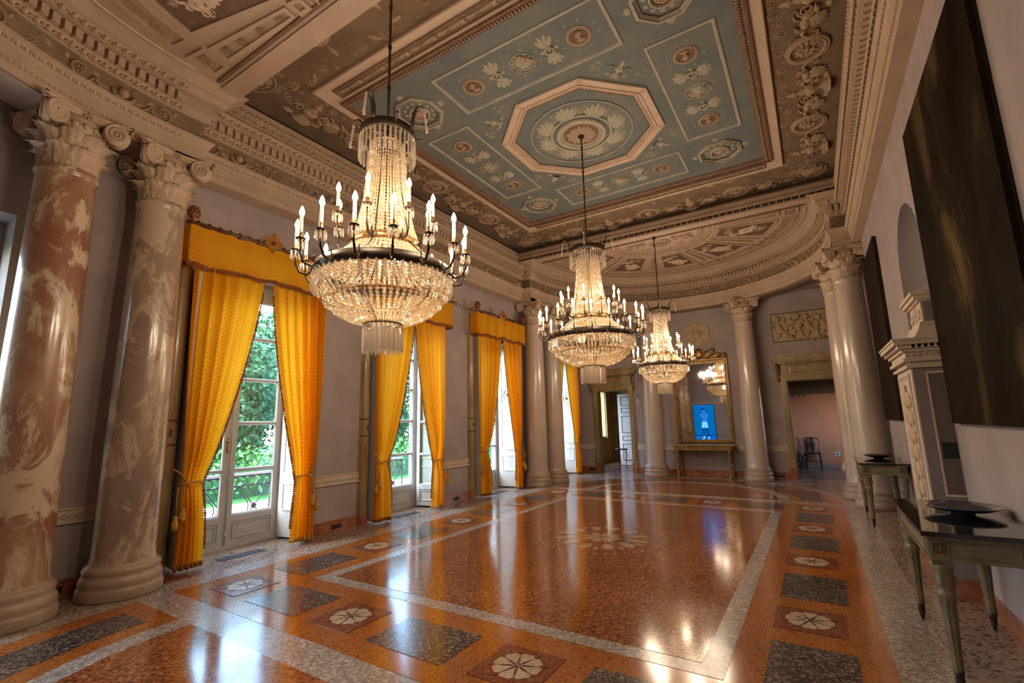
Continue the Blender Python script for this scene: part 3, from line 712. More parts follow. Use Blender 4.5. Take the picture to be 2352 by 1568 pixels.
for s in (-1, 1):
    ac = struct(MB().prism([(-3.6, s*3.75), (3.6, s*3.75)]+[(3.6*Co(PI*i/30), s*(RC-.3)+s*3.6*S(PI*i/30)) for i in range(31)], ZA, ZA+.12).build('ceiling', stucco))
    b = MB(); b.m = T(0, s*RC, ZA)@DOWN; b.tube([(2.95*Co(PI*i/60), -s*2.95*S(PI*i/60), .0) for i in range(61)], .018, 6); b.build('ridge_ring', stuccol, ac)
    b = MB(); b.m = T(0, s*4.02, ZA); b.box(-2.93, 2.93, -.02, .02, -.025, 0); b.build('edge_moulding', redb, ac)
    big = 26*PI/180; sm = 10*PI/180; a = 0.
    seq = [sm, big, sm, big, sm, big, sm, big, sm, big, sm]; tot = sum(seq); seq = [q*PI/tot for q in seq]
    for q in seq:
        a0, a1 = a+.012, a+q-.012; small = q < .25
        M0 = sector_panel(0, 1.32, 2.50, a0+.02, a1-.02, ac, s, browng if small else brownf, 'radial_panel' if small else 'figure_panel', None if small else 1)
        sector_panel(0, 2.56, 2.84, a0+.01, a1-.01, ac, s, browng, 'square_panel' if small else 'long_panel')
        sector_panel(0, 1.10, 1.27, a0, a1, ac, s, browng, 'inner_block')
        am = (a0+a1)/2; Mx = M0@RZ(am)
        if small:
            for rr in (1.5, 1.8, 2.1, 2.35): place('rosette', browng, None, ac, Mx@T(rr, 0, -.014)@DOWN@SC(.045))
            place('rosette', browng, None, ac, Mx@T(2.7, 0, -.014)@DOWN@SC(.07))
        else:
            place('griffin_relief', stuccol, None, ac, Mx@T(1.92, .07, -.014)@DOWN@RZ(.4)@SC(.36))
            place('griffin_relief', stuccol, None, ac, Mx@T(2.14, -.12, -.014)@DOWN@RZ(2.4)@SC(.26))
            place('acanthus_cross', browng, None, ac, Mx@T(1.58, 0, -.014)@DOWN@RZ(PI/2)@SC(.16))
            for d in (-.3, -.1, .1, .3): place('rosette', browng, None, ac, Mx@T(2.7, d*.9, -.014)@DOWN@SC(.05))
        a += q
    b = MB(); b.m = T(0, s*4.02, ZA)@(I4 if s > 0 else RZ(PI))
    for rr, w in ((1.06, .018), (1.0, .03), (.93, .012)): b.tube([(rr*Co(PI*i/40), rr*S(PI*i/40), 0) for i in range(41)], w, 6)
    b.build('half_ring', browng, ac)
    M1 = T(0, s*4.02, ZA)@(I4 if s > 0 else RZ(PI))
    place('fruit_roundel', browng, redb, ac, M1@T(0, .42, 0)@DOWN@SC(.25))
    for d in (-1, 1):
        place('griffin_relief', browng, None, ac, M1@T(d*.55, .28, 0)@DOWN@SC(.3*d, -.3, .3)); place('vine_scroll', browng, None, ac, M1@T(d*.45, .68, 0)@DOWN@SC(.12*d, .12, .12))
    # ambulatory ceiling behind the colonnade
    P = [(RF*Co(PI*i/36), s*RC+s*RF*S(PI*i/36)) for i in range(37)]
    b = MB(); vs = []; fs = []
    for i, (x, y) in enumerate(P):
        an = PI*i/36; k = min(4.2/max(abs(Co(an)), 1e-4), 3.7/max(abs(S(an)), 1e-4))
        vs += [(x, y, 4.86), (k*Co(an), s*RC+s*k*S(an), 4.86)]
    for i in range(36): fs.append((2*i, 2*i+1, 2*i+3, 2*i+2))
    b.add(vs, fs); b.m = I4
    am_ = struct(b.build('ceiling', plaster))
    b = MB(); M2 = T(0, s*RC, 0)@(I4 if s > 0 else RZ(PI))
    b.m = M2; b.lathe([(3.30, 4.70), (3.76, 4.70), (3.76, 4.86)], 48, 0, PI); b.box(3.28, 3.78, -.28, .0, 4.70, 4.80).box(-3.78, -3.28, -.28, .0, 4.70, 4.80); b.build('soffit_band', stucco, am_)
# upper bands round the rectangle and the beams
def sweep(name, path, prof, m, parent=None, closed=False):
    # path: plan points walked with the room on the left; prof: (offset into the room, z)
    N = len(path); b = MB(); rows = []
    for i in range(N):
        p = Vector(path[i]); a = Vector(path[i-1]) if (i > 0 or closed) else None; c = Vector(path[(i+1) % N]) if (i < N-1 or closed) else None
        d1 = (p-a).normalized() if a is not None else None; d2 = (c-p).normalized() if c is not None else None
        if d1 is None: d1 = d2
        if d2 is None: d2 = d1
        n1 = Vector((-d1.y, d1.x)); n2 = Vector((-d2.y, d2.x)); mm = (n1+n2)
        mm = mm/ max(.3, mm.length_squared/2)
        rows.append([(p.x+mm.x*d, p.y+mm.y*d, z) for d, z in prof])
    vs = [v for r in rows for v in r]; K = len(prof); fs = []
    for i in range(N if closed else N-1):
        j = (i+1) % N
        for k in range(K-1): fs.append((i*K+k, j*K+k, j*K+k+1, i*K+k+1))
    b.add(vs, fs)
    return b.build(name, m, parent)
loop = [(-3.45, -3.75), (3.45, -3.75), (3.45, 3.75), (-3.45, 3.75)]
ub = struct(sweep('trim_3', loop, [(-.2, ZA-.02), (.03, ZA-.02), (.03, ZA+.02), (.0, ZA+.03), (.0, ZA+.085), (.02, ZA+.09), (.02, ZA+.15), (-.02, ZA+.155), (-.02, ZA+.27), (-.045, ZA+.275), (-.3, ZA+.275), (-.3, ZC)], stucco, None, True))
b = MB(); b2 = MB()
for (x0, y0), (x1, y1) in zip(loop, loop[1:]+loop[:1]):
    L = math.hypot(x1-x0, y1-y0); dx, dy = (x1-x0)/L, (y1-y0)/L; nx, ny = -dy, dx
    M0 = Matrix(((dx, 0, nx, x0), (dy, 0, ny, y0), (0, 1, 0, 0), (0, 0, 0, 1)))
    n = int(L/.13)
    for i in range(n):
        b.m = M0@T((i+.5)*L/n, ZA+.057, .0)@SC(.024); b.lathe([(1.1, 0), (1., .4), (.6, .2), (.4, .5), (0, .7)], 8)
        b.m = M0@T((i+1)*L/n, ZA+.057, .0)@RZ(.6); b.box(-.028, .028, -.005, .005, 0, .008)
    n = int(L/.062)
    for i in range(n):
        b2.m = M0@T((i+.5)*L/n, ZA+.12, .02)@SC(.022, .028, .02); b2.sph((0, 0, 0), 1, 5, 3); b2.m = M0@T((i+1)*L/n, ZA+.12, .02); b2.box(-.006, .006, -.026, .026, 0, .012)
stuff(b.build('guilloche', browng, ub)); stuff(b2.build('leaf_row', stuccol, ub))
# ------------------------------------------------------------------ entablature
PLOW = [(.02, 4.71), (.02, 4.80), (.03, 4.80), (.03, 4.815), (.038, 4.82), (.038, 4.93), (.05, 4.94), (.085, 5.02), (.10, 5.03), (.10, 5.045), (0, 5.055), (0, 5.30),
        (.02, 5.305), (.03, 5.32), (.06, 5.385), (.06, 5.50), (.15, 5.505), (.15, 5.52), (.19, 5.585), (.20, 5.59), (.20, 5.615)]
PSTR = [(-.20, 4.71)]+PLOW+[(.05, 5.63), (.05, 5.70)]
PAPS = [(-.05, 4.71)]+PLOW+[(.21, 5.63), (.25, 5.67), (.30, 5.70), (.34, 5.702)]
def stations(path, pitch, off=0.):
    seg = []; tot = 0
    for a, c in zip(path, path[1:]):
        L = math.hypot(c[0]-a[0], c[1]-a[1]); seg.append((a, c, L, tot)); tot += L
    n = max(1, int(tot/pitch)); out = []
    for i in range(n):
        s = (i+.5+off)*tot/n
        for a, c, L, t0 in seg:
            if t0 <= s <= t0+L+1e-9:
                d = ((c[0]-a[0])/L, (c[1]-a[1])/L); q = s-t0
                out.append(Matrix(((-d[0], 0, -d[1], a[0]+d[0]*q), (-d[1], 0, d[0], a[1]+d[1]*q), (0, 1, 0, 0), (0, 0, 0, 1)))); break
    return out
# shared small pieces, local X along the wall, Y up, Z into the room
dent = MB().box(-.031, .031, 0, .098, 0, .062).mesh('dentil', stucco)
b = MB(); b.sph((0, 0, 0), (.026, .038, .03), 7, 4); b.tube([(.042*Co(a), .045*S(a)-.0, .004) for a in [PI*.93+PI*1.14*i/8 for i in range(9)]], .008, 4); b.m = T(.05, -.01, 0)@SC(.008, .035, .02); b.sph((0, 0, 0), 1, 4, 3)
egg = b.mesh('egg_and_dart', stuccol)
b = MB(); b.sph((0, 0, 0), (.025, .036, .028), 7, 4); b.tube([(.04*Co(a), .043*S(a), 0) for a in [2*PI*i/10 for i in range(10)]], .008, 4, True)
eggt = b.mesh('upper_egg', stuccol)
def entablature(name, path, prof, lead=None, pathorn=None, objs=lambda M: True, phase=0):
    o = struct(sweep(name, path, prof, stucco)); po = pathorn or path
    sweep('frieze_ground', path, [(.004, 5.056), (.004, 5.302)], friezem, o)
    rest = MB()
    def row(me, nm, pitch, X, keep):
        for M0 in stations(po, pitch):
            if keep(M0): put(me, nm, o, M0@X)
            else:
                rest.m = M0@X; rest.add([v.co for v in me.vertices], [tuple(p.vertices) for p in me.polygons], True)
    row(dent, 'dentil', .10, T(0, 5.395, .06), objs)
    row(egg, 'egg_and_dart', .10, T(0, 5.345, .045)@RX(-.4), objs)
    row(eggt, 'upper_egg', .10, T(0, 5.548, .175)@RX(-.4), objs)
    rest.m = I4
    if rest.v: stuff(rest.build('dentil_row', stucco, o))
    b = MB()
    for M0 in stations(po, .072): b.m = M0@T(0, 4.985, .068)@RX(-.4)@SC(.022, .036, .014); b.sph((0, 0, 0), 1, 6, 3); b.m = M0@T(.036, 4.985, .07)@RX(-.4)@SC(.007, .036, .014); b.sph((0, 0, 0), 1, 4, 3)
    stuff(b.build('leaf_moulding', stuccol, o)); b = MB()
    for M0 in stations(po, .046): b.m = M0@T(0, 4.808, .034)@SC(.014, .011, .011); b.sph((0, 0, 0), 1, 5, 3)
    stuff(b.build('bead_row', stuccol, o))
    seqk = ['vine_scroll', 'mask_relief', 'vine_scroll', 'button_flower']
    for i, M0 in enumerate(stations(po, .36)):
        k = seqk[(i+phase) % 4]; s = -1 if (i+phase) % 4 == 2 else 1
        if k == 'vine_scroll': put(orn(k, friezer), k, o, M0@T(s*.02, 5.175, .002)@SC(s*.150, .148, .30))
        elif k == 'mask_relief': put(orn(k, friezer), k, o, M0@T(0, 5.15, .002)@SC(.21, .19, .34))
        else: put(orn(k, friezer), k, o, M0@T(0, 5.172, .002)@SC(.20, .18, .34))
    return o
L_ = [(-3.54, 3.97), (-3.54, -3.97)]; R_ = [(3.60, -3.97), (3.60, 3.97)]
entablature('trim_4', L_, PSTR, objs=lambda M: True, phase=1)
entablature('trim_5', R_, PSTR, objs=lambda M: M.translation.y > -2.5, phase=1)
def apse_path(s):
    P = [(3.74, 3.97), (3.30, 3.97)]+[(RF*Co(PI*i/72), RC+RF*S(PI*i/72)) for i in range(73)]+[(-3.30, 3.97), (-3.74, 3.97)]
    if s < 0: P = [(-x, -y) for x, y in P]
    return P
for s, nm in ((1, 'trim_6'), (-1, 'trim_7')):
    P = apse_path(s)
    o = entablature(nm, P, PAPS, pathorn=P[2:-2], objs=(lambda M: M.translation.y < 6.4) if s > 0 else (lambda M: M.translation.x < -2.6), phase=0)
    # rosette and dentils on the returns over the junction columns
    for k in (-1, 1):
        M0 = Matrix(((1, 0, 0, k*3.42), (0, 0, -1*s, s*3.97), (0, 1, 0, 0), (0, 0, 0, 1)))
        put(orn('rosette', brownf), 'rosette', o, M0@T(0, 5.175, 0)@SC(.075)); b = MB(); b.m = M0@T(0, 5.175, 0); o_ring(b, .105, .012, 20); b.build('rosette_ring', brownf, o)
        for q in (-.10, 0, .10): put(dent, 'dentil', o, M0@T(q, 5.395, .06)); put(egg, 'egg_and_dart', o, M0@T(q, 5.345, .045)); put(eggt, 'upper_egg', o, M0@T(q*1.3, 5.548, .175))
    # plain architrave back above the columns, facing the ambulatory
    b = MB(); b.m = T(0, s*RC, 0)@(I4 if s > 0 else RZ(PI)); b.lathe([(3.74, 4.70), (3.74, 4.90)], 48, 0, PI); b.build('architrave_back', stucco, o)
# ------------------------------------------------------------------ columns with composite capitals
def acanthus_leaf(L, W, curl):
    b = MB(); nu, nv = 8, 12
    def fn(u, v):
        q = (u-.5)*2; w = W*.5*(.50+.70*S(PI*min(1, v*.80+.10)))*(1+.24*Co(v*2*PI*3.6))
        if v > .86: w *= max(.12, (1-v)/.14)**.5
        rib = .016*Co(q*PI*3)+.010*(1-abs(q)); x = .012+.03*v+rib+(curl*((v-.55)/.45)**2 if v > .55 else 0)-.03*q*q*(.4+v)
        z = L*(v-.18*max(0, (v-.82)/.18)**1.6)
        return (x, q*w, z)
    b.grid(fn, nu, nv); return b.mesh('acanthus_leaf', capm)
leafA = acanthus_leaf(.225, .165, .10); leafB = acanthus_leaf(.41, .165, .14)
def volute_mesh():
    b = MB(); b.m = RX(PI/2)
    b.lathe([(0, -.028), (.085, -.03), (.098, -.018), (.098, .018), (.085, .03), (0, .028)], 20)
    for s in (1, -1):
        b.m = RX(PI/2)@T(0, 0, s*.03)
        o_spiral(b, .088, 2.1, .15, s=s, a0=PI/2, n=30); b.sph((0, 0, 0), (.018, .018, .014), 6, 4)
    b.m = I4; b.tube([(-.26, 0, .075), (-.16, 0, .085), (-.06, 0, .093)], [.016, .02, .022], 6)
    return b.mesh('volute', capm)
vol = volute_mesh()
def column(name, x, y, face, label, m, group='scagliola columns of the hall', parts=True):
    t = thing(name, label, 'column', T(x, y, 0)@RZ(face), group)
    MB().lathe([(.0, 0), (.345, 0), (.349, .02), (.349, .085), (.338, .105), (.33, .115), (.336, .135), (.336, .165), (.325, .195), (.315, .205), (.31, .225), (.315, .24), (.318, .265), (.305, .29), (.285, .30), (.278, .32)], 48).build('base', colbase, t)
    MB().lathe([(.278, .318), (.268, .35), (.262, .42), (.258, 1.4), (.248, 2.4), (.236, 3.3), (.224, 4.02), (.226, 4.045), (.240, 4.06), (.243, 4.08), (.232, 4.095), (.236, 4.11), (.20, 4.12)], 48).build('shaft', m, t)
    cp = MB().lathe([(.195, 4.115), (.20, 4.3), (.215, 4.45), (.25, 4.52), (.262, 4.54), (.255, 4.57), (.235, 4.60), (.23, 4.64)], 28).build('capital', capm, t)
    pts = []
    for k in range(4):
        a = k*PI/2
        for q in np.linspace(-.36, .36, 9):
            d = .265+.085*(abs(q)/.36)**2
            if abs(q) > .33: d = .335
            pts.append((d*Co(a)-q*S(a), d*S(a)+q*Co(a)))
    b = MB(); K = len(pts)
    for q0, z0, z1 in ((1., 4.632, 4.660), (1.04, 4.660, 4.696)):
        P0 = [(px*q0, py*q0, z0) for px, py in pts]; P1 = [(px*q0, py*q0, z1) for px, py in pts]
        b.add(P0+P1+[(0, 0, z0), (0, 0, z1)], [(i, (i+1) % K, K+(i+1) % K, K+i) for i in range(K)]+[((i+1) % K, i, 2*K) for i in range(K)]+[(K+i, K+(i+1) % K, 2*K+1) for i in range(K)])
    b.build('abacus', capm, cp)
    b = MB()
    for i in range(20): b.m = RZ(2*PI*i/20)@T(.262, 0, 4.545)@SC(.02, .028, .03); b.sph((0, 0, 0), 1, 6, 4)
    stuff(b.build('egg_band', capm, cp))
    for i in range(8):
        put(leafA, 'acanthus_leaf', cp, RZ(PI/4*i)@T(.195, 0, 4.12)); put(leafB, 'acanthus_leaf', cp, RZ(PI/4*(i+.5))@T(.192, 0, 4.12))
    for k in range(4):
        b = MB(); b.m = T(.285, 0, 4.655)@RY(PI/2)@SC(.055); o_rosette(b, 1., 6, .5, False)
        b.build('fleuron', capm, cp, RZ(k*PI/2))
        for s in (1, -1): put(vol, 'volute', cp, RZ(k*PI/2)@T(.285, s*.235, 4.575)@RZ(PI/2 if s > 0 else -PI/2)@RZ(-s*.32)@SC(1.08, 1.08, 1.12))
    return t
QX, QY = 3.40, 4.28
column('column', -QX, -QY, 0, 'mottled cream and brown column left of the nearest curtained window', colm2)
column('column', -3.33, -5.12, .10, 'worn reddish column at the left edge of the photo, nearest the camera', colm)
column('column', -QX, QY, 0, 'column in front of the left far pair, right of the third curtained window', colm3)
column('column', -3.33, 5.12, -.10, 'rear column of the left far pair, before the last amber curtain', colm3)
column('column', 3.45, 4.22, 0, 'pale column in front of the right far pair, beside the tall dark panel', colm3)
column('column', 3.31, 5.14, .10, 'rear column of the right far pair, before the right doorway', colm3)
column('column', -1.29, 7.42, PI/2-.38, 'pale column between the left doorway and the gilt mirror', colm3)
column('column', 1.29, 7.42, PI/2+.38, 'pale column between the gilt mirror and the right doorway', colm3)
# ------------------------------------------------------------------ french windows
ZP = [.42, 1.02, 1.66, 2.28, 2.89, 3.46]
def leaf_bm():
    b = MB(); W = .735; t = .025
    b.box(0, .085, -t, t, .03, 3.60).box(W-.085, W, -t, t, .03, 3.60).box(.085, W-.085, -t, t, .03, .10).box(.085, W-.085, -t, t, .34, .42).box(.085, W-.085, -t, t, 3.46, 3.60)
    for z in ZP[1:-1]: b.box(.085, W-.085, -t*.8, t*.8, z-.016, z+.016)
    b.box(.085, W-.085, -.008, .008, .10, .34)
    for s in (-1, 1):
        b.m = T(W/2, s*.008, .22)@(RX(-PI/2) if s > 0 else RX(PI/2)); rect_mould(b, .255, .095, [(0, .0), (0, .014), (.012, .014), (.022, 0)]); b.m = I4
        for i in range(5):
            z0, z1 = ZP[i]+.016, ZP[i+1]-.016
            b.m = T(W/2, s*.018, (z0+z1)/2)@(RX(-PI/2) if s > 0 else RX(PI/2)); rect_mould(b, W/2-.085, (z1-z0)/2, [(-.012, .004), (-.008, .010), (.006, .0), (.012, -.012)]); b.m = I4
    return b
leafme = leaf_bm().mesh('door_leaf', frame_paint)
paneme = [MB().box(.085, .65, -.003, .003, ZP[i]+.014, ZP[i+1]-.014).mesh('glass_pane', glassm) for i in range(5)]
def handle_me():
    b = MB(); b.box(-.016, .016, 0, .006, -.10, .10)
    b.tube([(0, .01, .06), (0, .05, .07), (0, .055, .02), (.004, .05, -.05), (0, .045, -.11), (.01, .03, -.12)], [.010, .010, .012, .009, .008, .006], 6); b.sph((0, .012, .07), .018, 8, 5)
    return b.mesh('espagnolette_handle', brass)
hme = handle_me()
def glazed_leaf(p, mtx, handle=0):
    o = put(leafme, 'glazed_leaf', p, mtx)
    for pm in paneme: put(pm, 'glass_pane', o)
    if handle: put(hme, 'handle', o, T(.70, .026, 1.36))
    return o
def shutter_me():
    b = MB(); W = .56; b.box(0, W, -.018, .018, .03, 3.62)
    for z0, z1 in ((.40, .78), (.92, 1.98), (2.58, 3.46)):
        b.m = T(W/2, .018, (z0+z1)/2)@RX(-PI/2); rect_mould(b, W/2-.09, (z1-z0)/2, [(0, 0), (0, .014), (.014, .016), (.024, .006), (.05, .004), (.06, .0)]); b.m = I4
    b.m = T(W/2, .018, 2.28)@RX(-PI/2); rect_mould(b, W/2-.09, .22, [(0, 0), (0, .014), (.014, .016), (.024, 0)]); o_ring(b, .13, .012, 24, .004); o_ring(b, .10, .006, 24, .004); b.m = I4
    return b.mesh('panelled_shutter', shutter_paint)
shme = shutter_me()
srose = (lambda b: (setattr(b, 'm', SC(.07)), o_rosette(b, 1., 8, .3, False), b)[2])(MB()).mesh('gilt_rosette', gild)
ventme = MB().box(-.29, .29, -.075, .075, .0, .006).mesh('floor_grille', blackm)
for i, c in enumerate(WIN):
    b = MB(); b.box(-4.30, -4.18, c-.86, c-.735, 0, 3.72).box(-4.30, -4.18, c+.735, c+.86, 0, 3.72).box(-4.30, -4.18, c-.735, c+.735, 3.61, 3.72)
    b.box(-4.29, -4.20, c-.735, c+.735, 0, .03)
    w = struct(b.build('window_%d' % (i+1), frame_paint))
    glazed_leaf(w, T(-4.235, c+.735, 0)@RZ(-PI/2)@SC(1, 1, 1), 0)
    glazed_leaf(w, T(-4.235, c-.735, 0)@RZ(PI/2)@SC(1, -1, 1), 1)
    b = MB(); b.tube([(-4.195, c+.01, .05), (-4.195, c+.01, 3.58)], .009, 6)
    for z in (.18, .9, 2.2, 3.3): b.box(-4.21, -4.185, c-.01, c+.03, z, z+.04)
    b.build('espagnolette_bolt', brass if i else frame_paint, w)
    if i != 4:
        sh = put(shme, 'panelled_shutter', w, T(-4.17, c+.745, 0)@RZ(math.radians(7))@SC(1, -1, 1)); put(srose, 'gilt_rosette', sh, T(.28, .018, 2.28)@RX(-PI/2))
        sh = put(shme, 'panelled_shutter', w, T(-4.17, c-.745, 0)@RZ(math.radians(-7))); put(srose, 'gilt_rosette', sh, T(.28, .018, 2.28)@RX(-PI/2))
        v = put(ventme, 'floor_grille', None, T(-3.70, c-.02, 0)@RZ(PI/2))
        tag(v, ['black slot grille in the floor before the nearest french window', 'black slot grille in the floor before the middle french window', 'black slot grille in the floor before the third french window', 'black slot grille in the floor before the farthest french window'][i], 'grille', 'floor grilles by the windows')
        b = MB()
        for k in range(11): b.box(-.275+k*.052, -.265+k*.052, -.065, .065, .006, .008)
        b.build('grille_bar', mat('grille_iron', (.03, .028, .026), .5), v)
# the glazed inner leaf that stands open at the middle window
ol = glazed_leaf(None, T(-4.12, .70, 0)@RZ(math.radians(14))@SC(.72, -1, .985), 0)
tag(ol, 'glazed white inner door leaf standing open at the middle window', 'door leaf')
# window casings: rounded faux marble posts with ring hinges
for i, c in enumerate(WIN[:4]):
    for s in (-1, 1):
        b = MB(); b.m = T(-WX+.005, c+s*.955, 0)
        b.lathe([(.085, .165), (.088, 3.62)], 20, -PI/2, PI/2, True); b.box(-.02, .012, -.10, .10, .165, 3.62)
        o = struct(b.build('trim_%d' % (8+2*i+(s > 0)), casing))
        b = MB(); b.m = T(-WX+.005, c+s*.955, 0); b.lathe([(.10, 0), (.10, .165)], 16, -PI/2, PI/2); b.build('plinth_block', redmarble, o)
        b = MB(); b.m = T(-WX+.005, c+s*.955, 0)
        for z in (1.42, 1.70): b.lathe([(.086, z-.012), (.098, z-.008), (.098, z+.008), (.086, z+.012)], 16, -PI/2, PI/2)
        b.box(.075, .10, -.012, .012, 1.52, 1.60); b.build('ring_hinge', rodm, o)
# ------------------------------------------------------------------ curtains, valances and rods
ORD = ['nearest', 'second', 'third', 'farthest']
def bobbles(b, pts, step, r, ln):
    for p, q in zip(pts, pts[1:]):
        p = Vector(p); q = Vector(q); L = (q-p).length; n = max(1, round(L/step))
        for i in range(n):
            c = p.lerp(q, (i+.5)/n); j = .85+.3*rnd.random()
            b.m = T(*c)@SC(r*j, r*j, ln*j); b.sph((0, 0, 0), 1., 5, 3)
    b.m = I4
for i, c in enumerate(WIN[:4]):
    for s in (-1, 1):                      # s = -1: the half nearer the camera
        ZT = .97 if s < 0 else .90
        root = thing('curtain', '%s amber silk curtain, %s half, tied back at the %s window' % ('', 'left' if s < 0 else 'right', ORD[i]), 'curtain', T(-3.56, c, 0), 'amber curtains at the french windows')
        root['label'] = 'amber silk curtain tied back, %s half of the %s window pair' % ('left' if s < 0 else 'right', ORD[i])
        seed = i*2+(s > 0)
        def edges(z):
            if z >= ZT:
                f = (3.60-z)/(3.60-ZT)
                return s*(.93-.09*f**2), s*(.06 if s < 0 else .10)+s*(.56-(.0 if s < 0 else .06))*(.35*f+.65*f**1.7)
            f = (ZT-z)/ZT
            return s*(.84+.02*f), s*(.62-(.0 if s < 0 else .0)-.06*S(PI*.5*f))
        def fn(u, v):
            z = .035+(3.60-.035)*v; yo, yi = edges(z); near = math.exp(-((z-ZT)/.22)**2)
            k = 5.2+.4*S(seed*2.1); am = .058*(1-.5*near)*(.75+.5*S(seed+u*5))
            ph = seed*1.3+.5*S(v*3+seed)
            x = am*S(2*PI*k*u+ph)+.005*S(2*PI*k*2.3*u+v*3+seed)-.03*near
            y = yo+(yi-yo)*(u+.012*S(2*PI*k*u+1))
            return (x, y, z)
        b = MB(); b.grid(fn, 84, 44); b.build('silk_panel', silkm, root)
        b = MB(); bobbles(b, [tuple(Vector(fn(1., v/40))+Vector((.005, -s*.012, 0))) for v in range(2, 39)], .032, .017, .017)
        stuff(b.build('edge_fringe', fringem, root))
        b = MB(); bobbles(b, [tuple(Vector(fn(u/40, 0))+Vector((.0, 0, .022))) for u in range(41)], .022, .014, .032)
        stuff(b.build('hem_fringe', goldfr if s > 0 else fringem, root))
        pts = []
        ymid = s*(.84+.62)/2; hw = .13
        for q in range(17):
            a = 2*PI*q/16; pts.append((-.03+.07*Co(a), ymid+hw*S(a), ZT+.02*Co(a)))
        b = MB(); b.tube(pts[:-1], .012, 6, True); b.tube([(.0, s*.80, ZT+.02), (.02, s*.86, ZT+.12), (-.05, s*.93, ZT+.18)], .009, 6); b.sph((.05, ymid+s*.06, ZT), .026, 8, 5)
        tb = b.build('tieback_cord', goldfr, root)
        for q, zz in ((0, .36), (.07, .44)):
            b = MB(); b.m = T(.055+.02*q, ymid+s*(.10+q), 0); b.tube([(0, 0, ZT-.02), (0, 0, ZT-zz+.10)], .006, 5)
            b.m = b.m@T(0, 0, ZT-zz); b.lathe([(0, .11), (.02, .105), (.028, .085), (.018, .065), (.032, .055), (.036, .0), (.030, -.045), (0, -.047)], 12)
            b.build('tassel', goldfr, tb)
    # valance
    root = thing('valance', 'straight amber silk valance with rust fringe above the %s window' % ORD[i], 'valance', T(-3.5, c, 0), 'amber valances over the windows')
    hw = 1.03
    def vf(u, v):
        q = u*2.5-.25
        z0 = 3.575+.012*S(u*23+i)+.03*math.exp(-((u-.5)/.05)**2); z1 = 4.075-.018*abs(S(u*34))-.02*math.exp(-((u-.5)/.05)**2)
        z = z0+(z1-z0)*v
        if u < .08: return (-.21+.21*u/.08, -hw, z)
        if u > .92: return (-.21*(u-.92)/.08, hw, z)
        t = (u-.08)/.84; return (.018*S(t*38+i)*(1-.4*v)+.02*math.exp(-((t-.5)/.04)**2)*v, -hw+2*hw*t, z)
    b = MB(); b.grid(vf, 150, 10); b.build('silk_front', silkm, root)
    b = MB(); bobbles(b, [tuple(Vector(vf(u/100, 0))+Vector((.004, 0, -.012))) for u in range(101)], .024, .017, .036); stuff(b.build('valance_fringe', fringem, root))
    # rod
    root = thing('curtain_rod', 'dark carved rod with pine cone finials above the %s window' % ORD[i], 'curtain rod', T(-3.52, c, 4.105), 'carved curtain rods')
    b = MB(); b.tube([(0, -1.06, 0), (0, 1.10, 0)], .022, 10); b.build('pole', rodm, root)
    rg = MB(); rg.tube([(.034*Co(2*PI*q/14), 0, .034*S(2*PI*q/14)) for q in range(14)], .009, 5, True); rg.sph((0, 0, -.048), .012, 6, 4); rg = rg.mesh('ring', rodm)
    for q in range(16):
        yy = -.94+q*.125
        if abs(yy) > .08: put(rg, 'ring', root, T(0, yy, 0))
    b = MB()
    for a, s in ((0, 1),):
        b.m = T(.035, 0, .03)@RX(PI/4)@RY(0); b.box(-.012, .012, -.10, .10, -.10, .10); frame = 1
        b.box(.012, .022, -.10, .10, .085, .10); b.box(.012, .022, -.10, .10, -.10, -.085); b.box(.012, .022, -.10, -.085, -.1, .1); b.box(.012, .022, .085, .10, -.1, .1)
    pl = b.build('diamond_plaque', mat('bright_gilt', (.62, .30, .05), .35, metal=.5, c2=(.42, .18, .03), scale=14.), root)
    b = MB(); b.m = T(.048, 0, .03)@RY(PI/2)@SC(.035); o_rosette(b, 1., 8, .5); b.build('plaque_rosette', rodm, pl)
    for s in (-1, 1):
        b = MB(); b.m = T(0, s*1.0, 0)
        b.lathe([(.022, 0), (.03, .02), (.022, .035), (.040, .055), (.058, .09), (.060, .125), (.048, .17), (.026, .20), (0, .212)], 14)
        for q in range(5):
            for k in range(9): 
                a = 2*PI*(k+.5*(q % 2))/9; rr = [.05, .06, .06, .05, .034][q]; b.m = T(rr*Co(a), s*1.0+rr*S(a), .075+q*.028)@SC(.016, .016, .018); b.sph((0, 0, 0), 1, 5, 3)
        b.m = T(0, s*1.07, 0)@RX(-s*PI/2); b.lathe([(.022, 0), (.034, .01), (.026, .025), (.034, .05), (.038, .09), (.028, .13), (0, .15)], 12)
        b.build('pine_cone_finial', pinem, root)
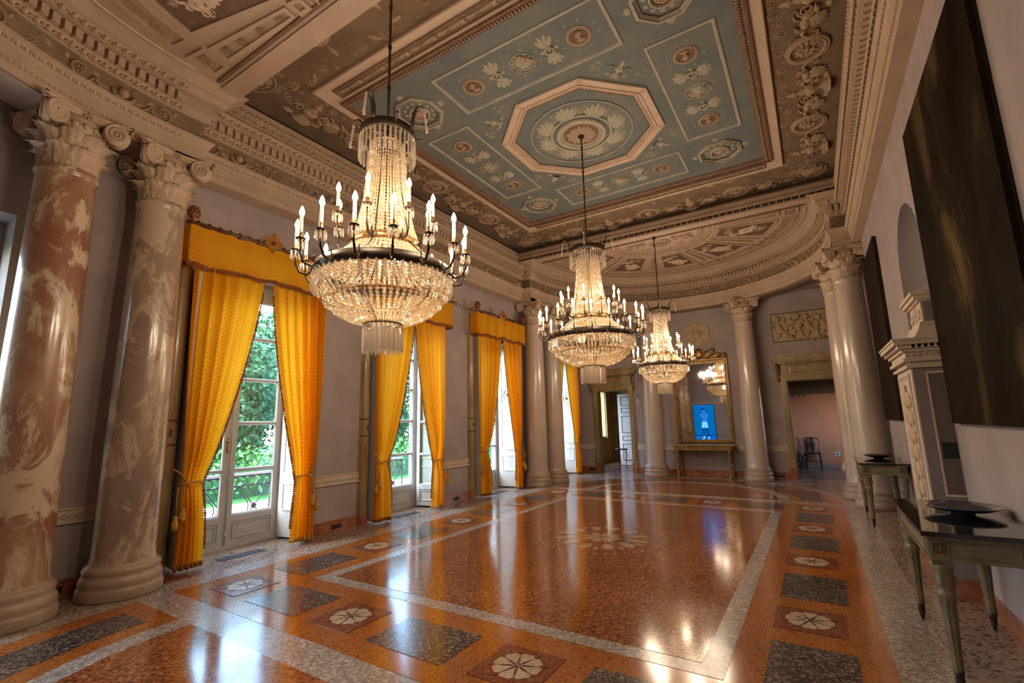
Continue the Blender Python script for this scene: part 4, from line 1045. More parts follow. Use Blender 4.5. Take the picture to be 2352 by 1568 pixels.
# ------------------------------------------------------------------ crystal chandeliers
def chandelier(x, y, label, RS, zs, n_low, n_up, zrod, nT, nB):
    # zs maps the first lamp's heights (tip at 2.11) to this one; RS scales the radii
    root = thing('chandelier', label, 'chandelier', T(x, y, 0), 'crystal chandeliers of the hall')
    H = lambda z: 2.11+(z-2.11)*zs
    R = lambda r: r*RS
    # rod and hook
    b = MB(); b.tube([(0, 0, H(3.95)), (0, 0, zrod-.08)], .011, 8)
    for k in range(1, 5): b.m = T(0, 0, H(3.95)+(zrod-H(3.95))*k/4.6); b.lathe([(.011, -.02), (.018, -.01), (.018, .01), (.011, .02)], 8); b.m = I4
    b.build('suspension_rod', bronze, root)
    b = MB(); b.m = T(0, 0, zrod); b.lathe([(.0, -.09), (.02, -.085), (.05, -.05), (.03, -.03), (.055, 0)], 14); b.build('ceiling_rose', bronze, root)
    def band(nm, r, z0, z1, t=.012, m=bronze, knobs=0):
        b = MB(); b.lathe([(r-t, z0), (r, z0), (r+.004, (z0+z1)/2), (r, z1), (r-t, z1), (r-t, z0)], 56)
        for k in range(knobs):
            a = 2*PI*(k+.5)/knobs; b.sph(((r+.006)*Co(a), (r+.006)*S(a), (z0+z1)/2), .011, 6, 4)
        return b.build(nm, m, root)
    band('crown_band', R(.215), H(3.86), H(3.93)); cr = band('main_ring', R(.505), H(2.685), H(2.765), .02, bronze, n_low)
    band('upper_ring', R(.255), H(2.93), H(2.995), .012, brass, n_up*2); band('inner_hoop', R(.37), H(2.53), H(2.55), .015, brass)
    band('bottom_band', R(.142), H(2.335), H(2.365), .01); band('neck_band', R(.135), H(3.80), H(3.82), .01, brass)
    # spokes holding the hoops
    b = MB()
    for k in range(6):
        a = 2*PI*k/6
        b.tube([(R(.21)*Co(a), R(.21)*S(a), H(3.87)), (R(.135)*Co(a), R(.135)*S(a), H(3.72)), (R(.16)*Co(a), R(.16)*S(a), H(3.4)), (R(.25)*Co(a), R(.25)*S(a), H(2.97))], .005, 5)
        b.tube([(R(.25)*Co(a), R(.25)*S(a), H(2.95)), (R(.49)*Co(a), R(.49)*S(a), H(2.72))], .005, 5)
        b.tube([(R(.49)*Co(a), R(.49)*S(a), H(2.70)), (R(.44)*Co(a), R(.44)*S(a), H(2.49)), (R(.14)*Co(a), R(.14)*S(a), H(2.345))], .005, 5)
        b.tube([(0, 0, H(3.95)), (R(.21)*Co(a), R(.21)*S(a), H(3.89))], .006, 5)
    b.tube([(0, 0, H(3.95)), (0, 0, H(2.5))], .014, 8); b.build('wire_cage', bronze, root)
    # curled crown leaves
    for k in range(8):
        a = 2*PI*k/8+.3; big = k % 2 == 0; rr = R(.215)
        b = MB(); pts = [(0, 0, 0), (.005, 0, .06), (.015, 0, .12), (.045, 0, .17), (.085, 0, .175), (.105, 0, .15)] if big else [(0, 0, -.02), (.03, 0, .02), (.06, 0, .025), (.075, 0, .005)]
        b.tube(pts, [.022, .022, .02, .02, .016, .006] if big else [.012]*3+[.005], 6, flat=.45)
        o = b.build('crown_leaf', bronze, root, T(rr*Co(a), rr*S(a), H(3.92))@RZ(a))
        if big:
            b = MB()
            for q in range(7): b.sph((.105+.004*q, 0, .13-.028*q), (.011, .011, .015) if q < 6 else (.014, .014, .03), 6, 4)
            b.build('bead_drop', crysp, o)
    # bead strands: one mesh per kind, turned round the axis
    def strand(nm, pts, n, r0, flat=.5, m=crys):
        b = MB(); P = [Vector(p) for p in pts]; Ls = [0]
        for p, q in zip(P, P[1:]): Ls.append(Ls[-1]+(q-p).length)
        step = r0*1.85; k = int(Ls[-1]/step)
        for i in range(k+1):
            s = Ls[-1]*i/max(1, k); j = 0
            while j < len(P)-2 and Ls[j+1] < s: j += 1
            t = (s-Ls[j])/max(1e-6, Ls[j+1]-Ls[j]); p = P[j].lerp(P[j+1], t); d = (P[j+1]-P[j]).normalized()
            w = (2*PI*max(p.x, .05)/n)*.47; w = min(w, r0*1.15)
            ang = math.atan2(d.x, d.z)
            b.m = T(*p)@RY(ang)@RZ(.3*(i % 3))@SC(r0*flat, w, r0*.92); b.sph((0, 0, 0), 1., 6, 4, False)
        b.m = I4; me = b.mesh(nm, m)
        for q in range(n): put(me, nm, root, RZ(2*PI*q/n))
    strand('tent_strand', [(R(.135), 0, H(3.80)), (R(.148), 0, H(3.55)), (R(.172), 0, H(3.32)), (R(.208), 0, H(3.12)), (R(.25), 0, H(2.995))], nT, .0155*RS**.5)
    strand('skirt_strand', [(R(.26), 0, H(2.925)), (R(.33), 0, H(2.86)), (R(.41), 0, H(2.80)), (R(.49), 0, H(2.765))], nB, .014*RS**.5)
    strand('bowl_strand', [(R(.495), 0, H(2.68)), (R(.50), 0, H(2.63)), (R(.475), 0, H(2.56)), (R(.42), 0, H(2.48)), (R(.34), 0, H(2.415)), (R(.25), 0, H(2.37)), (R(.15), 0, H(2.345))], nB, .0145*RS**.5)
    strand('inner_bowl_strand', [(R(.47), 0, H(2.68)), (R(.40), 0, H(2.60)), (R(.36), 0, H(2.54))], nB//2, .013*RS**.5)
    def prisms(nm, r, zt, L, n, w):
        b = MB(); b.sph((0, 0, -.012), (.010, .010, .012), 6, 4, False)
        b.add([(-.3*w, -w, -.028), (.9*w, 0, -.028), (-.3*w, w, -.028), (-.3*w, -w, -L+.015), (.9*w, 0, -L+.015), (-.3*w, w, -L+.015), (0, 0, -L)],
              [(0, 1, 2), (0, 3, 4, 1), (1, 4, 5, 2), (2, 5, 3, 0), (3, 6, 4), (4, 6, 5), (5, 6, 3)])
        me = b.mesh(nm, crysp)
        for q in range(n): put(me, nm, root, RZ(2*PI*(q+.5)/n)@T(r, 0, zt))
    prisms('crown_prism', R(.215), H(3.86), .20*zs, int(34*RS), .011)
    prisms('rim_prism', R(.512), H(2.69), .13*zs, int(56*RS), .012)
    prisms('tassel_prism', R(.142), H(2.335), .215*zs, int(26*RS), .0125)
    prisms('inner_tassel_prism', R(.085), H(2.335), .20*zs, int(14*RS), .0125)
    # arms with sleeve candles
    def arm(k, a, r0, r1, z0, z1, up):
        b = MB(); d = r1-r0
        b.tube([(r0, 0, z0), (r0+.35*d, 0, z0-.045), (r0+.75*d, 0, z0-.03), (r1, 0, z0+.03), (r1, 0, z1)], [.010, .010, .009, .008, .008], 6)
        b.tube([(r0+.15*d, 0, z0-.02), (r0+.25*d, 0, z0+.03), (r0+.12*d, 0, z0+.05)], [.008, .006, .004], 5)
        o = b.build('candle_arm', bronze, root, RZ(a))
        put(M_PAN, 'drip_pan', o, T(r1, 0, z1)); put(M_CUP, 'candle_cup', o, T(r1, 0, z1)); put(M_CAN, 'candle_sleeve', o, T(r1, 0, z1+.05)); put(M_BULB, 'flame_bulb', o, T(r1, 0, z1+.165)); put(M_DROPS, 'crystal_drop', o, T(r1, 0, z1))
    for k in range(n_low): a = 2*PI*(k+.32)/n_low; arm(k, a, R(.505), R(.505)+.12*RS, H(2.73), H(2.86), 0)
    for k in range(n_up): a = 2*PI*(k+.62)/n_up; arm(k, a, R(.255), R(.255)+.12, H(2.97), H(3.13), 1)
    # the lamps' own light
    for k in range(6):
        a = 2*PI*k/6
        l = bpy.data.lights.new('candle_light', 'POINT'); l.energy = CANDLE_W; l.color = (1., .77, .54); l.shadow_soft_size = .10
        lo = bpy.data.objects.new('candle_light', l); COL.objects.link(lo); lo.parent = root; lo.location = (R(.66)*Co(a), R(.66)*S(a), H(3.10))
    l = bpy.data.lights.new('candle_light', 'POINT'); l.energy = CANDLE_W*.55; l.color = (1., .77, .52); l.shadow_soft_size = .06
    lo = bpy.data.objects.new('candle_light', l); COL.objects.link(lo); lo.parent = root; lo.location = (0.05, 0, H(2.62))
    l = bpy.data.lights.new('candle_light', 'POINT'); l.energy = CANDLE_W*.35; l.color = (1., .77, .52); l.shadow_soft_size = .05
    lo = bpy.data.objects.new('candle_light', l); COL.objects.link(lo); lo.parent = root; lo.location = (0.03, 0, H(3.30))
    return root
M_PAN = MB().lathe([(0, -.006), (.022, -.004), (.034, .004), (.036, .008), (.02, .004), (0, .003)], 14).mesh('drip_pan', bronze)
M_CUP = MB().lathe([(.008, -.02), (.014, .0), (.013, .012), (.015, .05), (.0, .052)], 10).mesh('candle_cup', brass)
M_CAN = MB().lathe([(.0125, 0), (.0120, .115), (0, .118)], 10).mesh('candle_sleeve', candlem)
M_BULB = MB().lathe([(.008, 0), (.017, .018), (.019, .032), (.014, .052), (.006, .072), (0, .08)], 10).mesh('flame_bulb', bulbm)
b = MB()
for q in range(8):
    a = 2*PI*q/8; b.m = T(.034*Co(a), .034*S(a), -.012); b.sph((0, 0, 0), .006, 5, 3, False); b.sph((0, 0, -.030), (.0075, .0075, .024), 5, 4, False)
M_DROPS = b.mesh('crystal_drop', crysp)
b.m = I4
chandelier(0, -4.016, 'nearest lit crystal chandelier, before the first two curtained windows', 1., 1., 16, 8, ZA, 46, 60)
chandelier(0, 0, 'largest lit crystal chandelier, hanging from the painted octagon at the centre', 1.22, 1.14, 20, 11, ZC-.03, 54, 70)
chandelier(0, 3.95, 'farthest lit crystal chandelier, hanging before the gilt mirror', 1.0, 1.04, 16, 8, ZA, 46, 60)
# ------------------------------------------------------------------ doorways of the far wall
for i, s in enumerate((-1, 1)):
    x0, x1 = (-DX1, -DX0) if s < 0 else (DX0, DX1)
    b = MB(); y0 = WY-.055
    for a, c in ((x0-.14, x0), (x1, x1+.14)):
        b.box(a, c, y0, WY, .30, DZ+.14); b.box(a+.02, c-.02, y0-.015, y0, .30, DZ+.12)
    b.box(x0, x1, y0, WY, DZ, DZ+.14); b.box(x0-.02, x1+.02, y0-.015, y0, DZ+.02, DZ+.12)
    b.box(x0-.14, x1+.14, y0-.01, WY, DZ+.14, DZ+.165); b.box(x0-.10, x1+.10, y0, WY, DZ+.165, DZ+.44)
    o = struct(b.build('door_%d' % (i+1), casing))
    b = MB(); b.m = T((x0+x1)/2, y0, DZ+.305)@RX(PI/2); rect_mould(b, .42, .10, [(0, 0), (0, .012), (.015, .015), (.025, 0)]); b.build('frieze_panel', casing, o)
    b = MB()
    for d, z0, z1 in ((.05, .44, .47), (.09, .47, .50), (.15, .50, .55), (.19, .55, .60), (.07, .60, .68)): b.box(x0-.11-d, x1+.11+d, y0-d, WY, DZ+z0, DZ+z1)
    b.build('cornice', casing, o)
    b = MB(); k = int((x1-x0+.3)/.04)
    for q in range(k): b.box(x0-.15+q*.04, x0-.15+q*.04+.022, y0-.075, y0-.05, DZ+.435, DZ+.465)
    stuff(b.build('dentil_strip', gild, o))
    b = MB()
    for a, c in ((x0-.145, x0+.005), (x1-.005, x1+.145)): b.box(a, c, y0-.005, WY, 0, .30)
    b.build('plinth_block', redmarble, o)
    for xx in (x0-.185, x1+.185):
        b = MB(); b.m = T(xx, WY-.045, 0)
        b.tube([(0, -.06, DZ+.44), (0, -.085, DZ+.36), (0, -.06, DZ+.24), (0, -.02, DZ+.10), (0, -.015, DZ+.0)], [.035, .045, .035, .03, .035], 8)
        b.m = b.m@T(0, -.08, DZ+.37)@RY(PI/2); b.lathe([(0, -.035), (.045, -.03), (.05, 0), (.045, .03), (0, .035)], 14)
        b.m = T(xx, WY-.07, DZ+.02)@RY(PI/2); b.lathe([(0, -.03), (.032, -.028), (.036, 0), (.032, .028), (0, .03)], 12)
        b.build('scroll_bracket', gild, o)
    b = MB()
    for xx in (x0, x1-.012): b.box(xx, xx+.012, WY, WY+.24, 0, DZ)
    b.box(x0, x1, WY, WY+.24, DZ-.012, DZ); b.build('jamb_lining', greygreen if s < 0 else mat('dark_lining', (.07, .045, .03), .5), o)
# small fittings
def plate(name, label, cat, x, z, w, h, m, d=.012):
    o = MB().box(-w/2, w/2, -d, 0, -h/2, h/2).build(name, m, None, T(x, WY, z)); tag(o, label, cat)
    MB().box(-w*.3, w*.3, -d-.003, -d, -h*.3, h*.3).build('rocker', frame_paint, o); return o
plate('light_switch', 'small white switch plate beside the right doorway', 'switch', 1.79, 1.18, .11, .075, frame_paint)
plate('thermostat_box', 'white wall sensor box between the left doorway and the column', 'sensor', -1.86, 2.13, .09, .12, frame_paint, .03)
cm = thing('security_camera', 'tiny white dome camera above the wall sensor box', 'camera', T(-1.86, WY, 2.34))
MB().box(-.02, .02, -.03, 0, -.02, .02).build('mount', frame_paint, cm); b = MB(); b.sph((0, -.045, -.01), .024, 8, 5); b.build('lens_dome', blackm, cm)
# ------------------------------------------------------------------ stucco relief panels and roundel
def relief_panel(x, label):
    root = thing('relief_panel', label, 'relief', T(x, WY, 3.92), 'stucco reliefs over the doorways')
    b = MB(); b.box(-.68, .68, -.03, 0, -.375, .375); b.build('panel_ground', paintd, root)
    b = MB(); b.m = T(0, -.03, 0)@RX(PI/2); rect_mould(b, .69, .385, [(0, -.03), (0, .02), (.018, .02), (.022, 0)]); b.build('panel_rim', mat('dark_rim', (.13, .08, .045), .6), root)
    rr = random.Random(5)
    def fig(cx, cz, lean, flip, sc_):
        b = MB(); M0 = T(cx, -.045, cz)@RY(lean)@SC(flip*sc_, sc_*.8, sc_)
        def e(x, z, rx, rz, ry=.07, a=0): b.m = M0@T(x, 0, z)@RY(a); b.sph((0, 0, 0), (rx, ry, rz), 9, 6)
        e(0, .02, .085, .13, .07, .15); e(.01, -.11, .09, .09, .075); e(.035, .215, .062, .072, .07); e(.03, .255, .07, .05, .07)
        e(.095, .205, .016, .018, .06)
        def limb(pts, r): b.m = M0; b.tube([(p[0], -.01, p[1]) for p in pts], r, 7)
        limb([(-.04, .12), (-.13, .04), (-.06, -.04)], [.04, .033, .026]); limb([(.06, .12), (.16, .08), (.20, .18)], [.04, .033, .026])
        limb([(.03, -.13), (.14, -.17), (.12, -.31)], [.06, .045, .028]); limb([(-.04, -.14), (-.07, -.26), (-.16, -.33)], [.06, .043, .028])
        b.m = M0; b.sph((.15, -.01, -.325), (.045, .03, .018), 6, 4); b.sph((-.17, -.01, -.345), (.045, .03, .018), 6, 4)
        return b.build('cherub_figure', paintd, root)
    for cx, cz, ln, fl, q in ((-.52, .02, -.2, 1, 1.0), (-.24, -.06, .15, 1, .78), (-.06, .03, .1, -1, 1.0), (.14, .02, -.25, 1, .98), (.33, .0, .25, -1, .9), (.50, -.02, -.35, -1, 1.0)): fig(cx, cz, ln, fl, q)
    b = MB()
    for q in range(9): x_ = -.62+q*.15; b.m = T(x_, -.03, -.34+.02*S(q*2))@RX(PI/2)@RZ(.4*S(q)); o_leaf(b, .16, .08, .04)
    for q in range(7): b.m = T(.42+.03*q, -.03, .26-.02*(q % 3))@RX(PI/2)@RZ(q); o_leaf(b, .10, .06, .03)
    b.tube([(-.10, -.04, -.30), (-.02, -.06, -.1), (-.08, -.05, .06)], [.03, .035, .02], 6); b.tube([(.22, -.04, -.30), (.20, -.06, -.1), (.22, -.05, .06)], [.02, .03, .02], 6)
    b.build('drapery_and_leaves', paintd, root)
relief_panel(2.61, 'stucco relief panel of playing children above the right doorway')
relief_panel(-2.65, 'stucco relief panel above the left doorway, behind the central chandelier')
root = thing('sun_roundel', 'round fluted stucco roundel above the gilt mirror', 'roundel', T(0, WY, 3.99))
b = MB(); b.m = RX(PI/2); b.lathe([(.36, 0), (.36, .03), (.345, .04), (.325, .03), (.315, .015), (.10, .01)], 44); b.build('rim', paintd, root)
b = MB()
for q in range(26): b.m = RX(PI/2)@RZ(2*PI*q/26)@T(.16, 0, .008); o_leaf(b, .155, .042, .035, 1)
b.build('flute_ring', paintd, root)
b = MB(); b.m = RX(PI/2); o_ring(b, .155, .014, 30, .01); b.sph((0, 0, .04), (.12, .12, .035), 12, 6); b.sph((-.05, .0, .06), (.06, .09, .035), 8, 5); b.sph((.03, .05, .06), (.07, .05, .03), 8, 5); b.build('boss', paintd, root)
# ------------------------------------------------------------------ gilt mirror with the lit video screen
mir = mat('mirror_silver', (.62, .60, .58), .035, metal=1.)
root = thing('pier_mirror', 'tall gilt pier mirror with carved crest between the two rear columns', 'mirror', T(0, WY, 0))
MB().box(-.655, .655, -.045, -.035, .98, 3.17).build('mirror_glass', mir, root)
b = MB()
for s in (-1, 1):
    b.box(s*.70-.045, s*.70+.045, -.10, -.01, .93, 3.22); b.box(s*.655-.008, s*.655+.008, -.075, -.01, .98, 3.17)
b.box(-.70, .70, -.09, -.01, 3.15, 3.25); b.box(-.70, .70, -.09, -.01, .92, 1.0); b.box(-.66, .66, -.075, -.01, 3.12, 3.15)
b.build('gilt_frame', gild, root)
b = MB()
for s in (-1, 1):
    for q in range(34): b.sph((s*.70, -.105, .98+q*.066), (.018, .012, .026), 6, 4)
for q in range(20): b.sph((-.62+q*.065, -.095, 3.20), (.026, .010, .02), 6, 4)
stuff(b.build('bead_carving', gild, root))
for s in (-1, 1):
    b = MB(); b.m = T(s*.70, -.055, 3.22); b.lathe([(.05, 0), (.055, .02), (.04, .04), (.048, .08), (.05, .13), (.035, .17), (.015, .185), (0, .19)], 14); b.build('corner_finial', gild, root)
b = MB(); b.m = T(0, -.05, 3.26)@RX(PI/2)
b.m = b.m@SC(1, 1, .6); b.sph((0, .16, 0), (.13, .16, .06), 12, 6); o_ring(b, .14, .02, 20, .02)
for s in (-1, 1):
    b.m = T(s*.12, -.06, 3.28)@RX(PI/2)@RZ(PI/2-s*.9); o_leaf(b, .42, .2, .08); b.m = T(s*.30, -.06, 3.27)@RX(PI/2)@RZ(PI/2-s*1.25); o_leaf(b, .34, .16, .07)
    b.m = T(s*.40, -.06, 3.35)@RX(PI/2)@SC(-s, 1, 1); o_spiral(b, .10, 1.4, .25); b.m = T(s*.20, -.06, 3.40)@RX(PI/2)@SC(s, 1, 1); o_spiral(b, .08, 1.4, .25)
b.m = I4; b.tube([(-.6, -.05, 3.27), (-.3, -.05, 3.31), (0, -.05, 3.46), (.3, -.05, 3.31), (.6, -.05, 3.27)], .025, 7)
b.build('carved_crest', gild, root)
MB().box(-.645, .645, -.066, -.055, 1.985, 2.0).build('glass_joint', brass, root)
def scr(name, c, s):
    m = emat(name, c, s, True); return m
sb = bpy.data.materials.new('screen_brick'); sb.use_nodes = True; nt = sb.node_tree; p = nt.nodes['Principled BSDF']
tc = nt.nodes.new('ShaderNodeTexCoord'); mp = nd(nt, 'ShaderNodeMapping'); mp.inputs['Rotation'].default_value = (PI/2, 0, 0); mp.inputs['Scale'].default_value = (1, 1, 1)
nt.links.new(tc.outputs['Object'], mp.inputs[0]); bk = nd(nt, 'ShaderNodeTexBrick', Scale=22.); nt.links.new(mp.outputs[0], bk.inputs['Vector'])
bk.inputs['Color1'].default_value = (.0, .14, .50, 1); bk.inputs['Color2'].default_value = (.0, .20, .58, 1); bk.inputs['Mortar'].default_value = (0, .09, .38, 1)
nt.links.new(bk.outputs[0], p.inputs['Emission Color']); p.inputs['Emission Strength'].default_value = .8; p.inputs['Base Color'].default_value = (0, 0, 0, 1); p.inputs['Roughness'].default_value = .9; p.inputs['Specular IOR Level'].default_value = .1
root = thing('video_screen', 'upright screen glowing blue in the mirror, showing a standing man in white shorts', 'screen', T(.02, WY-.075, 1.455))
b = MB(); b.box(-.285, .285, 0, .02, -.515, .515); b.build('screen_panel', blackm, root)
MB().box(-.275, .275, -.002, 0, -.33, .505).build('brick_wall_image', sb, root); MB().box(-.275, .275, -.002, 0, -.505, -.33).build('floor_image', scr('screen_floor', (.0, .15, .62), .8), root)
MB().box(-.275, .275, -.0028, -.002, -.355, -.335).build('skirting_image', scr('screen_dark', (.0, .03, .2), .5), root)
def flat(name, polys, m, y):
    b = MB()
    for P in polys: n = len(P); b.add([(x, y, z) for x, z in P], [tuple(range(n))])
    return b.build(name, m, root)
def ell(cx, cz, rx, rz, n=14): return [(cx+rx*Co(2*PI*i/n), cz+rz*S(2*PI*i/n)) for i in range(n)]
skin = scr('screen_skin', (.03, .22, .75), .8); skind = scr('screen_skin_dark', (.0, .06, .30), .6); wht = scr('screen_white', (.16, .55, 1.), 1.1)
flat('torso_image', [[(-.075, .27), (.08, .27), (.075, .16), (.055, .0), (-.05, .0), (-.06, .16)], [(-.075, .27), (-.11, .24), (-.10, .15), (-.06, .18)], [(.08, .27), (.11, .24), (.10, .15), (.05, .18)], [(-.10, .16), (-.05, .13), (.0, .29), (-.03, .31)], [(.10, .16), (.06, .12), (.0, .27), (.02, .30)]], skin, -.0035)
flat('head_image', [ell(-.005, .345, .042, .055)], skin, -.0035); flat('hair_image', [ell(-.005, .385, .045, .03), [(-.048, .34), (-.03, .40), (-.045, .39)]], skind, -.004)
flat('shorts_image', [[(-.068, .03), (.07, .03), (.085, -.14), (.01, -.135), (0, -.08), (-.01, -.14), (-.085, -.14)]], wht, -.0042)
flat('legs_image', [[(-.065, -.14), (-.018, -.14), (-.02, -.27), (-.025, -.36), (-.06, -.36), (-.055, -.26)], [(.018, -.14), (.07, -.14), (.085, -.27), (.095, -.38), (.06, -.38), (.045, -.27)]], skind, -.0038)
flat('socks_image', [[(-.062, -.355), (-.025, -.355), (-.02, -.43), (-.08, -.455), (-.105, -.445), (-.06, -.42)], [(.06, -.375), (.096, -.375), (.10, -.47), (.115, -.495), (.07, -.495), (.065, -.46)]], wht, -.0042)
# ------------------------------------------------------------------ console tables
def fluted_leg(m, h=.80, r=.042, foot=tablefoot):
    b = MB(); n = 32; prof = [(.055, 0), (.10, 1.), (.60, .55*1.18)]
    def ring(z, r0, fl): return [(r0*(1-fl*abs(Co(i*PI/4)))*Co(2*PI*i/n), r0*(1-fl*abs(Co(i*PI/4)))*S(2*PI*i/n), z) for i in range(n)]
    zs = [(.13, .50, .0), (.135, .62, .22), (.30, .74, .22), (h*.66, 1.0, .22), (h*.70, 1.02, .05), (h*.72, 1.18, 0), (h*.75, 1.18, 0), (h*.77, 1.0, 0), (h*.80, 1.25, .10), (h*.86, 1.42, .12), (h*.91, 1.15, .06), (h*.93, 1.35, 0), (h*.96, 1.35, 0), (h*.97, .9, 0), (h, .9, 0)]
    vs = [v for z, q, fl in zs for v in ring(z, r*q, fl)]; K = len(zs)
    b.add(vs, [(k*n+i, k*n+(i+1) % n, (k+1)*n+(i+1) % n, (k+1)*n+i) for k in range(K-1) for i in range(n)], True)
    return b.mesh('leg', m)
def foot_me(m):
    b = MB(); b.lathe([(0, 0), (.010, 0), (.016, .03), (.024, .08), (.020, .105), (.026, .11), (.026, .13), (0, .132)], 16); return b.mesh('foot', m)
legme = fluted_leg(tablepaint); footme = foot_me(tablefoot)
def console(label, x, y0, y1, depth, h, rot=0):
    root = thing('console_table', label, 'table', T(x, (y0+y1)/2, 0)@RZ(rot), 'consoles with dark tops by the right wall')
    W = (y1-y0); hw = W/2; D = depth
    MB().box(0, D, -hw, hw, h-.028, h).build('table_top', blackglass, root)
    b = MB(); i_ = .035
    b.box(i_, D-i_, -hw+i_, hw-i_, h-.155, h-.035); b.box(i_-.018, D-i_+.018, -hw+i_-.018, hw-i_+.018, h-.045, h-.028); b.box(i_-.012, D-i_+.012, -hw+i_-.012, hw-i_+.012, h-.165, h-.150)
    ap = b.build('apron', tablepaint, root)
    def pan(mtx, hw_, nm, m):
        b = MB(); b.m = mtx; b.k = 0; rect_mould(b, hw_, .040, [(0, 0), (0, .004), (.006, .004), (.008, .001)]); b.k = 1; b.add([(-hw_+.008, -.032, .001), (hw_-.008, -.032, .001), (hw_-.008, .032, .001), (-hw_+.008, .032, .001)], [(0, 1, 2, 3)]); b.build(nm, [tablepaint, m], ap)
    for sgn in (-1, 1):
        Mx = T(D/2, sgn*(hw-i_), h-.098)@RX(PI/2)@(I4 if sgn < 0 else RX(PI)); pan(Mx, D/2-.15, 'apron_panel', greygreen)
        for q in (-1, 1):
            pan(Mx@T(q*(D/2-.085), 0, 0), .042, 'corner_tablet', mat('umber_tablet', (.09, .045, .022), .5)); b = MB(); b.m = Mx@T(q*(D/2-.085), 0, .001)@SC(.026); o_rosette(b, 1., 4, .3, False); b.build('tablet_flower', tablepaint, ap)
    Mx = T(i_, 0, h-.098)@RZ(-PI/2)@RX(PI/2); pan(Mx, hw-.17, 'apron_panel', greygreen)
    for q in (-1, 1): pan(Mx@T(q*(hw-.09), 0, 0), .042, 'corner_tablet', mat('umber_tablet', (.09, .045, .022), .5))
    for sx in (.085, D-.085):
        for sy in (-hw+.085, hw-.085):
            l = put(legme, 'leg', root, T(sx, sy, 0)@SC(1, 1, (h-.165)/.80)); put(footme, 'foot', l)
            MB().box(-.048, .048, -.048, .048, .765, .80).build('leg_block', tablepaint, l)
    return root
console('near olive console table with dark top and blue-grey bowl, cut by the right edge', 3.13, -2.60, -1.24, .58, .90)
console('far olive console table with dark top and black dish, before the pale columns', 3.13, 2.25, 3.56, .58, .90)
def bowl(label, x, y, r, m):
    root = thing('dish', label, 'dish', T(x, y, .90))
    b = MB(); b.lathe([(0, .0), (r*.30, 0), (r*.32, .012), (r*.75, .028), (r, .052), (r*1.01, .056), (r*.99, .058), (r*.72, .034), (r*.3, .018), (0, .016)], 56); b.build('bowl_body', m, root)
    b = MB(); b.lathe([(r*.30, .0), (r*.31, .014), (r*.26, .014), (r*.26, 0)], 30); b.build('foot_ring', blackglaze, root)
bowl('wide shallow blue-grey glazed dish on the near console table', 3.47, -1.83, .215, glaze)
bowl('shallow black glazed dish on the far console table', 3.45, 3.25, .20, blackglaze)
# gilt console under the mirror
root = thing('console_table', 'gilt and cream console table with turned legs under the pier mirror', 'table', T(0, 7.48, 0))
b = MB(); b.box(-.80, .80, -.29, .30, .865, .89); b.box(-.78, .78, -.27, .30, .845, .865); b.build('table_top', casing, root)
b = MB(); b.box(-.72, .72, -.24, .27, .735, .845); b.box(-.73, .73, -.25, .28, .735, .75); b.build('apron', gild, root)
b = MB()
for q in range(44): b.sph((-.69+q*.032, -.243, .79), (.010, .008, .016), 5, 3)
stuff(b.build('carved_beading', brass, root))
b = MB(); b.lathe([(0, 0), (.03, 0), (.04, .02), (.04, .05), (.022, .07), (.035, .09), (.035, .12), (.024, .135), (.04, .16), (.042, .20), (.028, .24), (.038, .28), (.038, .33), (.026, .36), (.036, .42), (.044, .55), (.044, .60), (.03, .64), (.045, .66), (.045, .735), (0, .736)], 18)
tl_ = b.mesh('turned_leg', gild)
for sx in (-.66, .66):
    for sy in (-.19, .22): put(tl_, 'leg', root, T(sx, sy, 0))
# ------------------------------------------------------------------ the two tall dark canvases
def canvas(label, y0, y1, xf, m):
    root = thing('canvas_panel', label, 'painting', T(WR-.004, (y0+y1)/2, 2.865), 'large dark canvases on the right wall')
    hw = (y1-y0)/2; d = WR-.004-xf+.03
    MB().box(-d, -d+.03, -hw, hw, -1.36, 1.36).build('canvas', m, root)
    b = MB(); b.box(-d+.03, 0, -hw+.01, -hw+.05, -1.35, 1.35).box(-d+.03, 0, hw-.05, hw-.01, -1.35, 1.35).box(-d+.03, 0, -hw+.05, hw-.05, -1.35, -1.31).box(-d+.03, 0, -hw+.05, hw-.05, 1.31, 1.35)
    b.build('stretcher', blackm, root)
    b = MB()
    for q in range(16):
        z0 = -1.30+q*.16; b.box(-d+.032, -.01, -hw+.004, -hw+.0101, z0, z0+.145)
    b.build('edge_fold', mat('folded_canvas', (.035, .024, .018), .7), root)
def canvas_mat(name, c0, c1, c2, sc_, rough):
    m = bpy.data.materials.new(name); m.use_nodes = True; nt = m.node_tree; b = nt.nodes['Principled BSDF']
    tc = nt.nodes.new('ShaderNodeTexCoord'); mp = nd(nt, 'ShaderNodeMapping'); mp.inputs['Scale'].default_value = (1, 1, .6); mp.inputs['Location'].default_value = (0, 5.2, 2.9)
    nt.links.new(tc.outputs['Object'], mp.inputs[0])
    n = nd(nt, 'ShaderNodeTexNoise', Scale=sc_, Detail=9., Roughness=.62, Distortion=.7); nt.links.new(mp.outputs[0], n.inputs['Vector'])
    nt.links.new(ramp(nt, n.outputs['Fac'], [(.40, c0), (.56, c1), (.72, c2)]), b.inputs['Base Color']); b.inputs['Roughness'].default_value = rough; b.inputs['Specular IOR Level'].default_value = .02
    return m
canvas('huge dark brown canvas with cloudy gold patches, nearest on the right wall', -2.97, -.88, 3.70, canvas_mat('gilded_canvas', (.010, .006, .004), (.022, .013, .007), (.15, .10, .045), .8, .7))
canvas('tall plain dark brown canvas beside the pale right columns', 2.14, 3.84, 3.70, canvas_mat('umber_canvas', (.022, .015, .011), (.028, .019, .014), (.04, .028, .020), 1.0, .7))
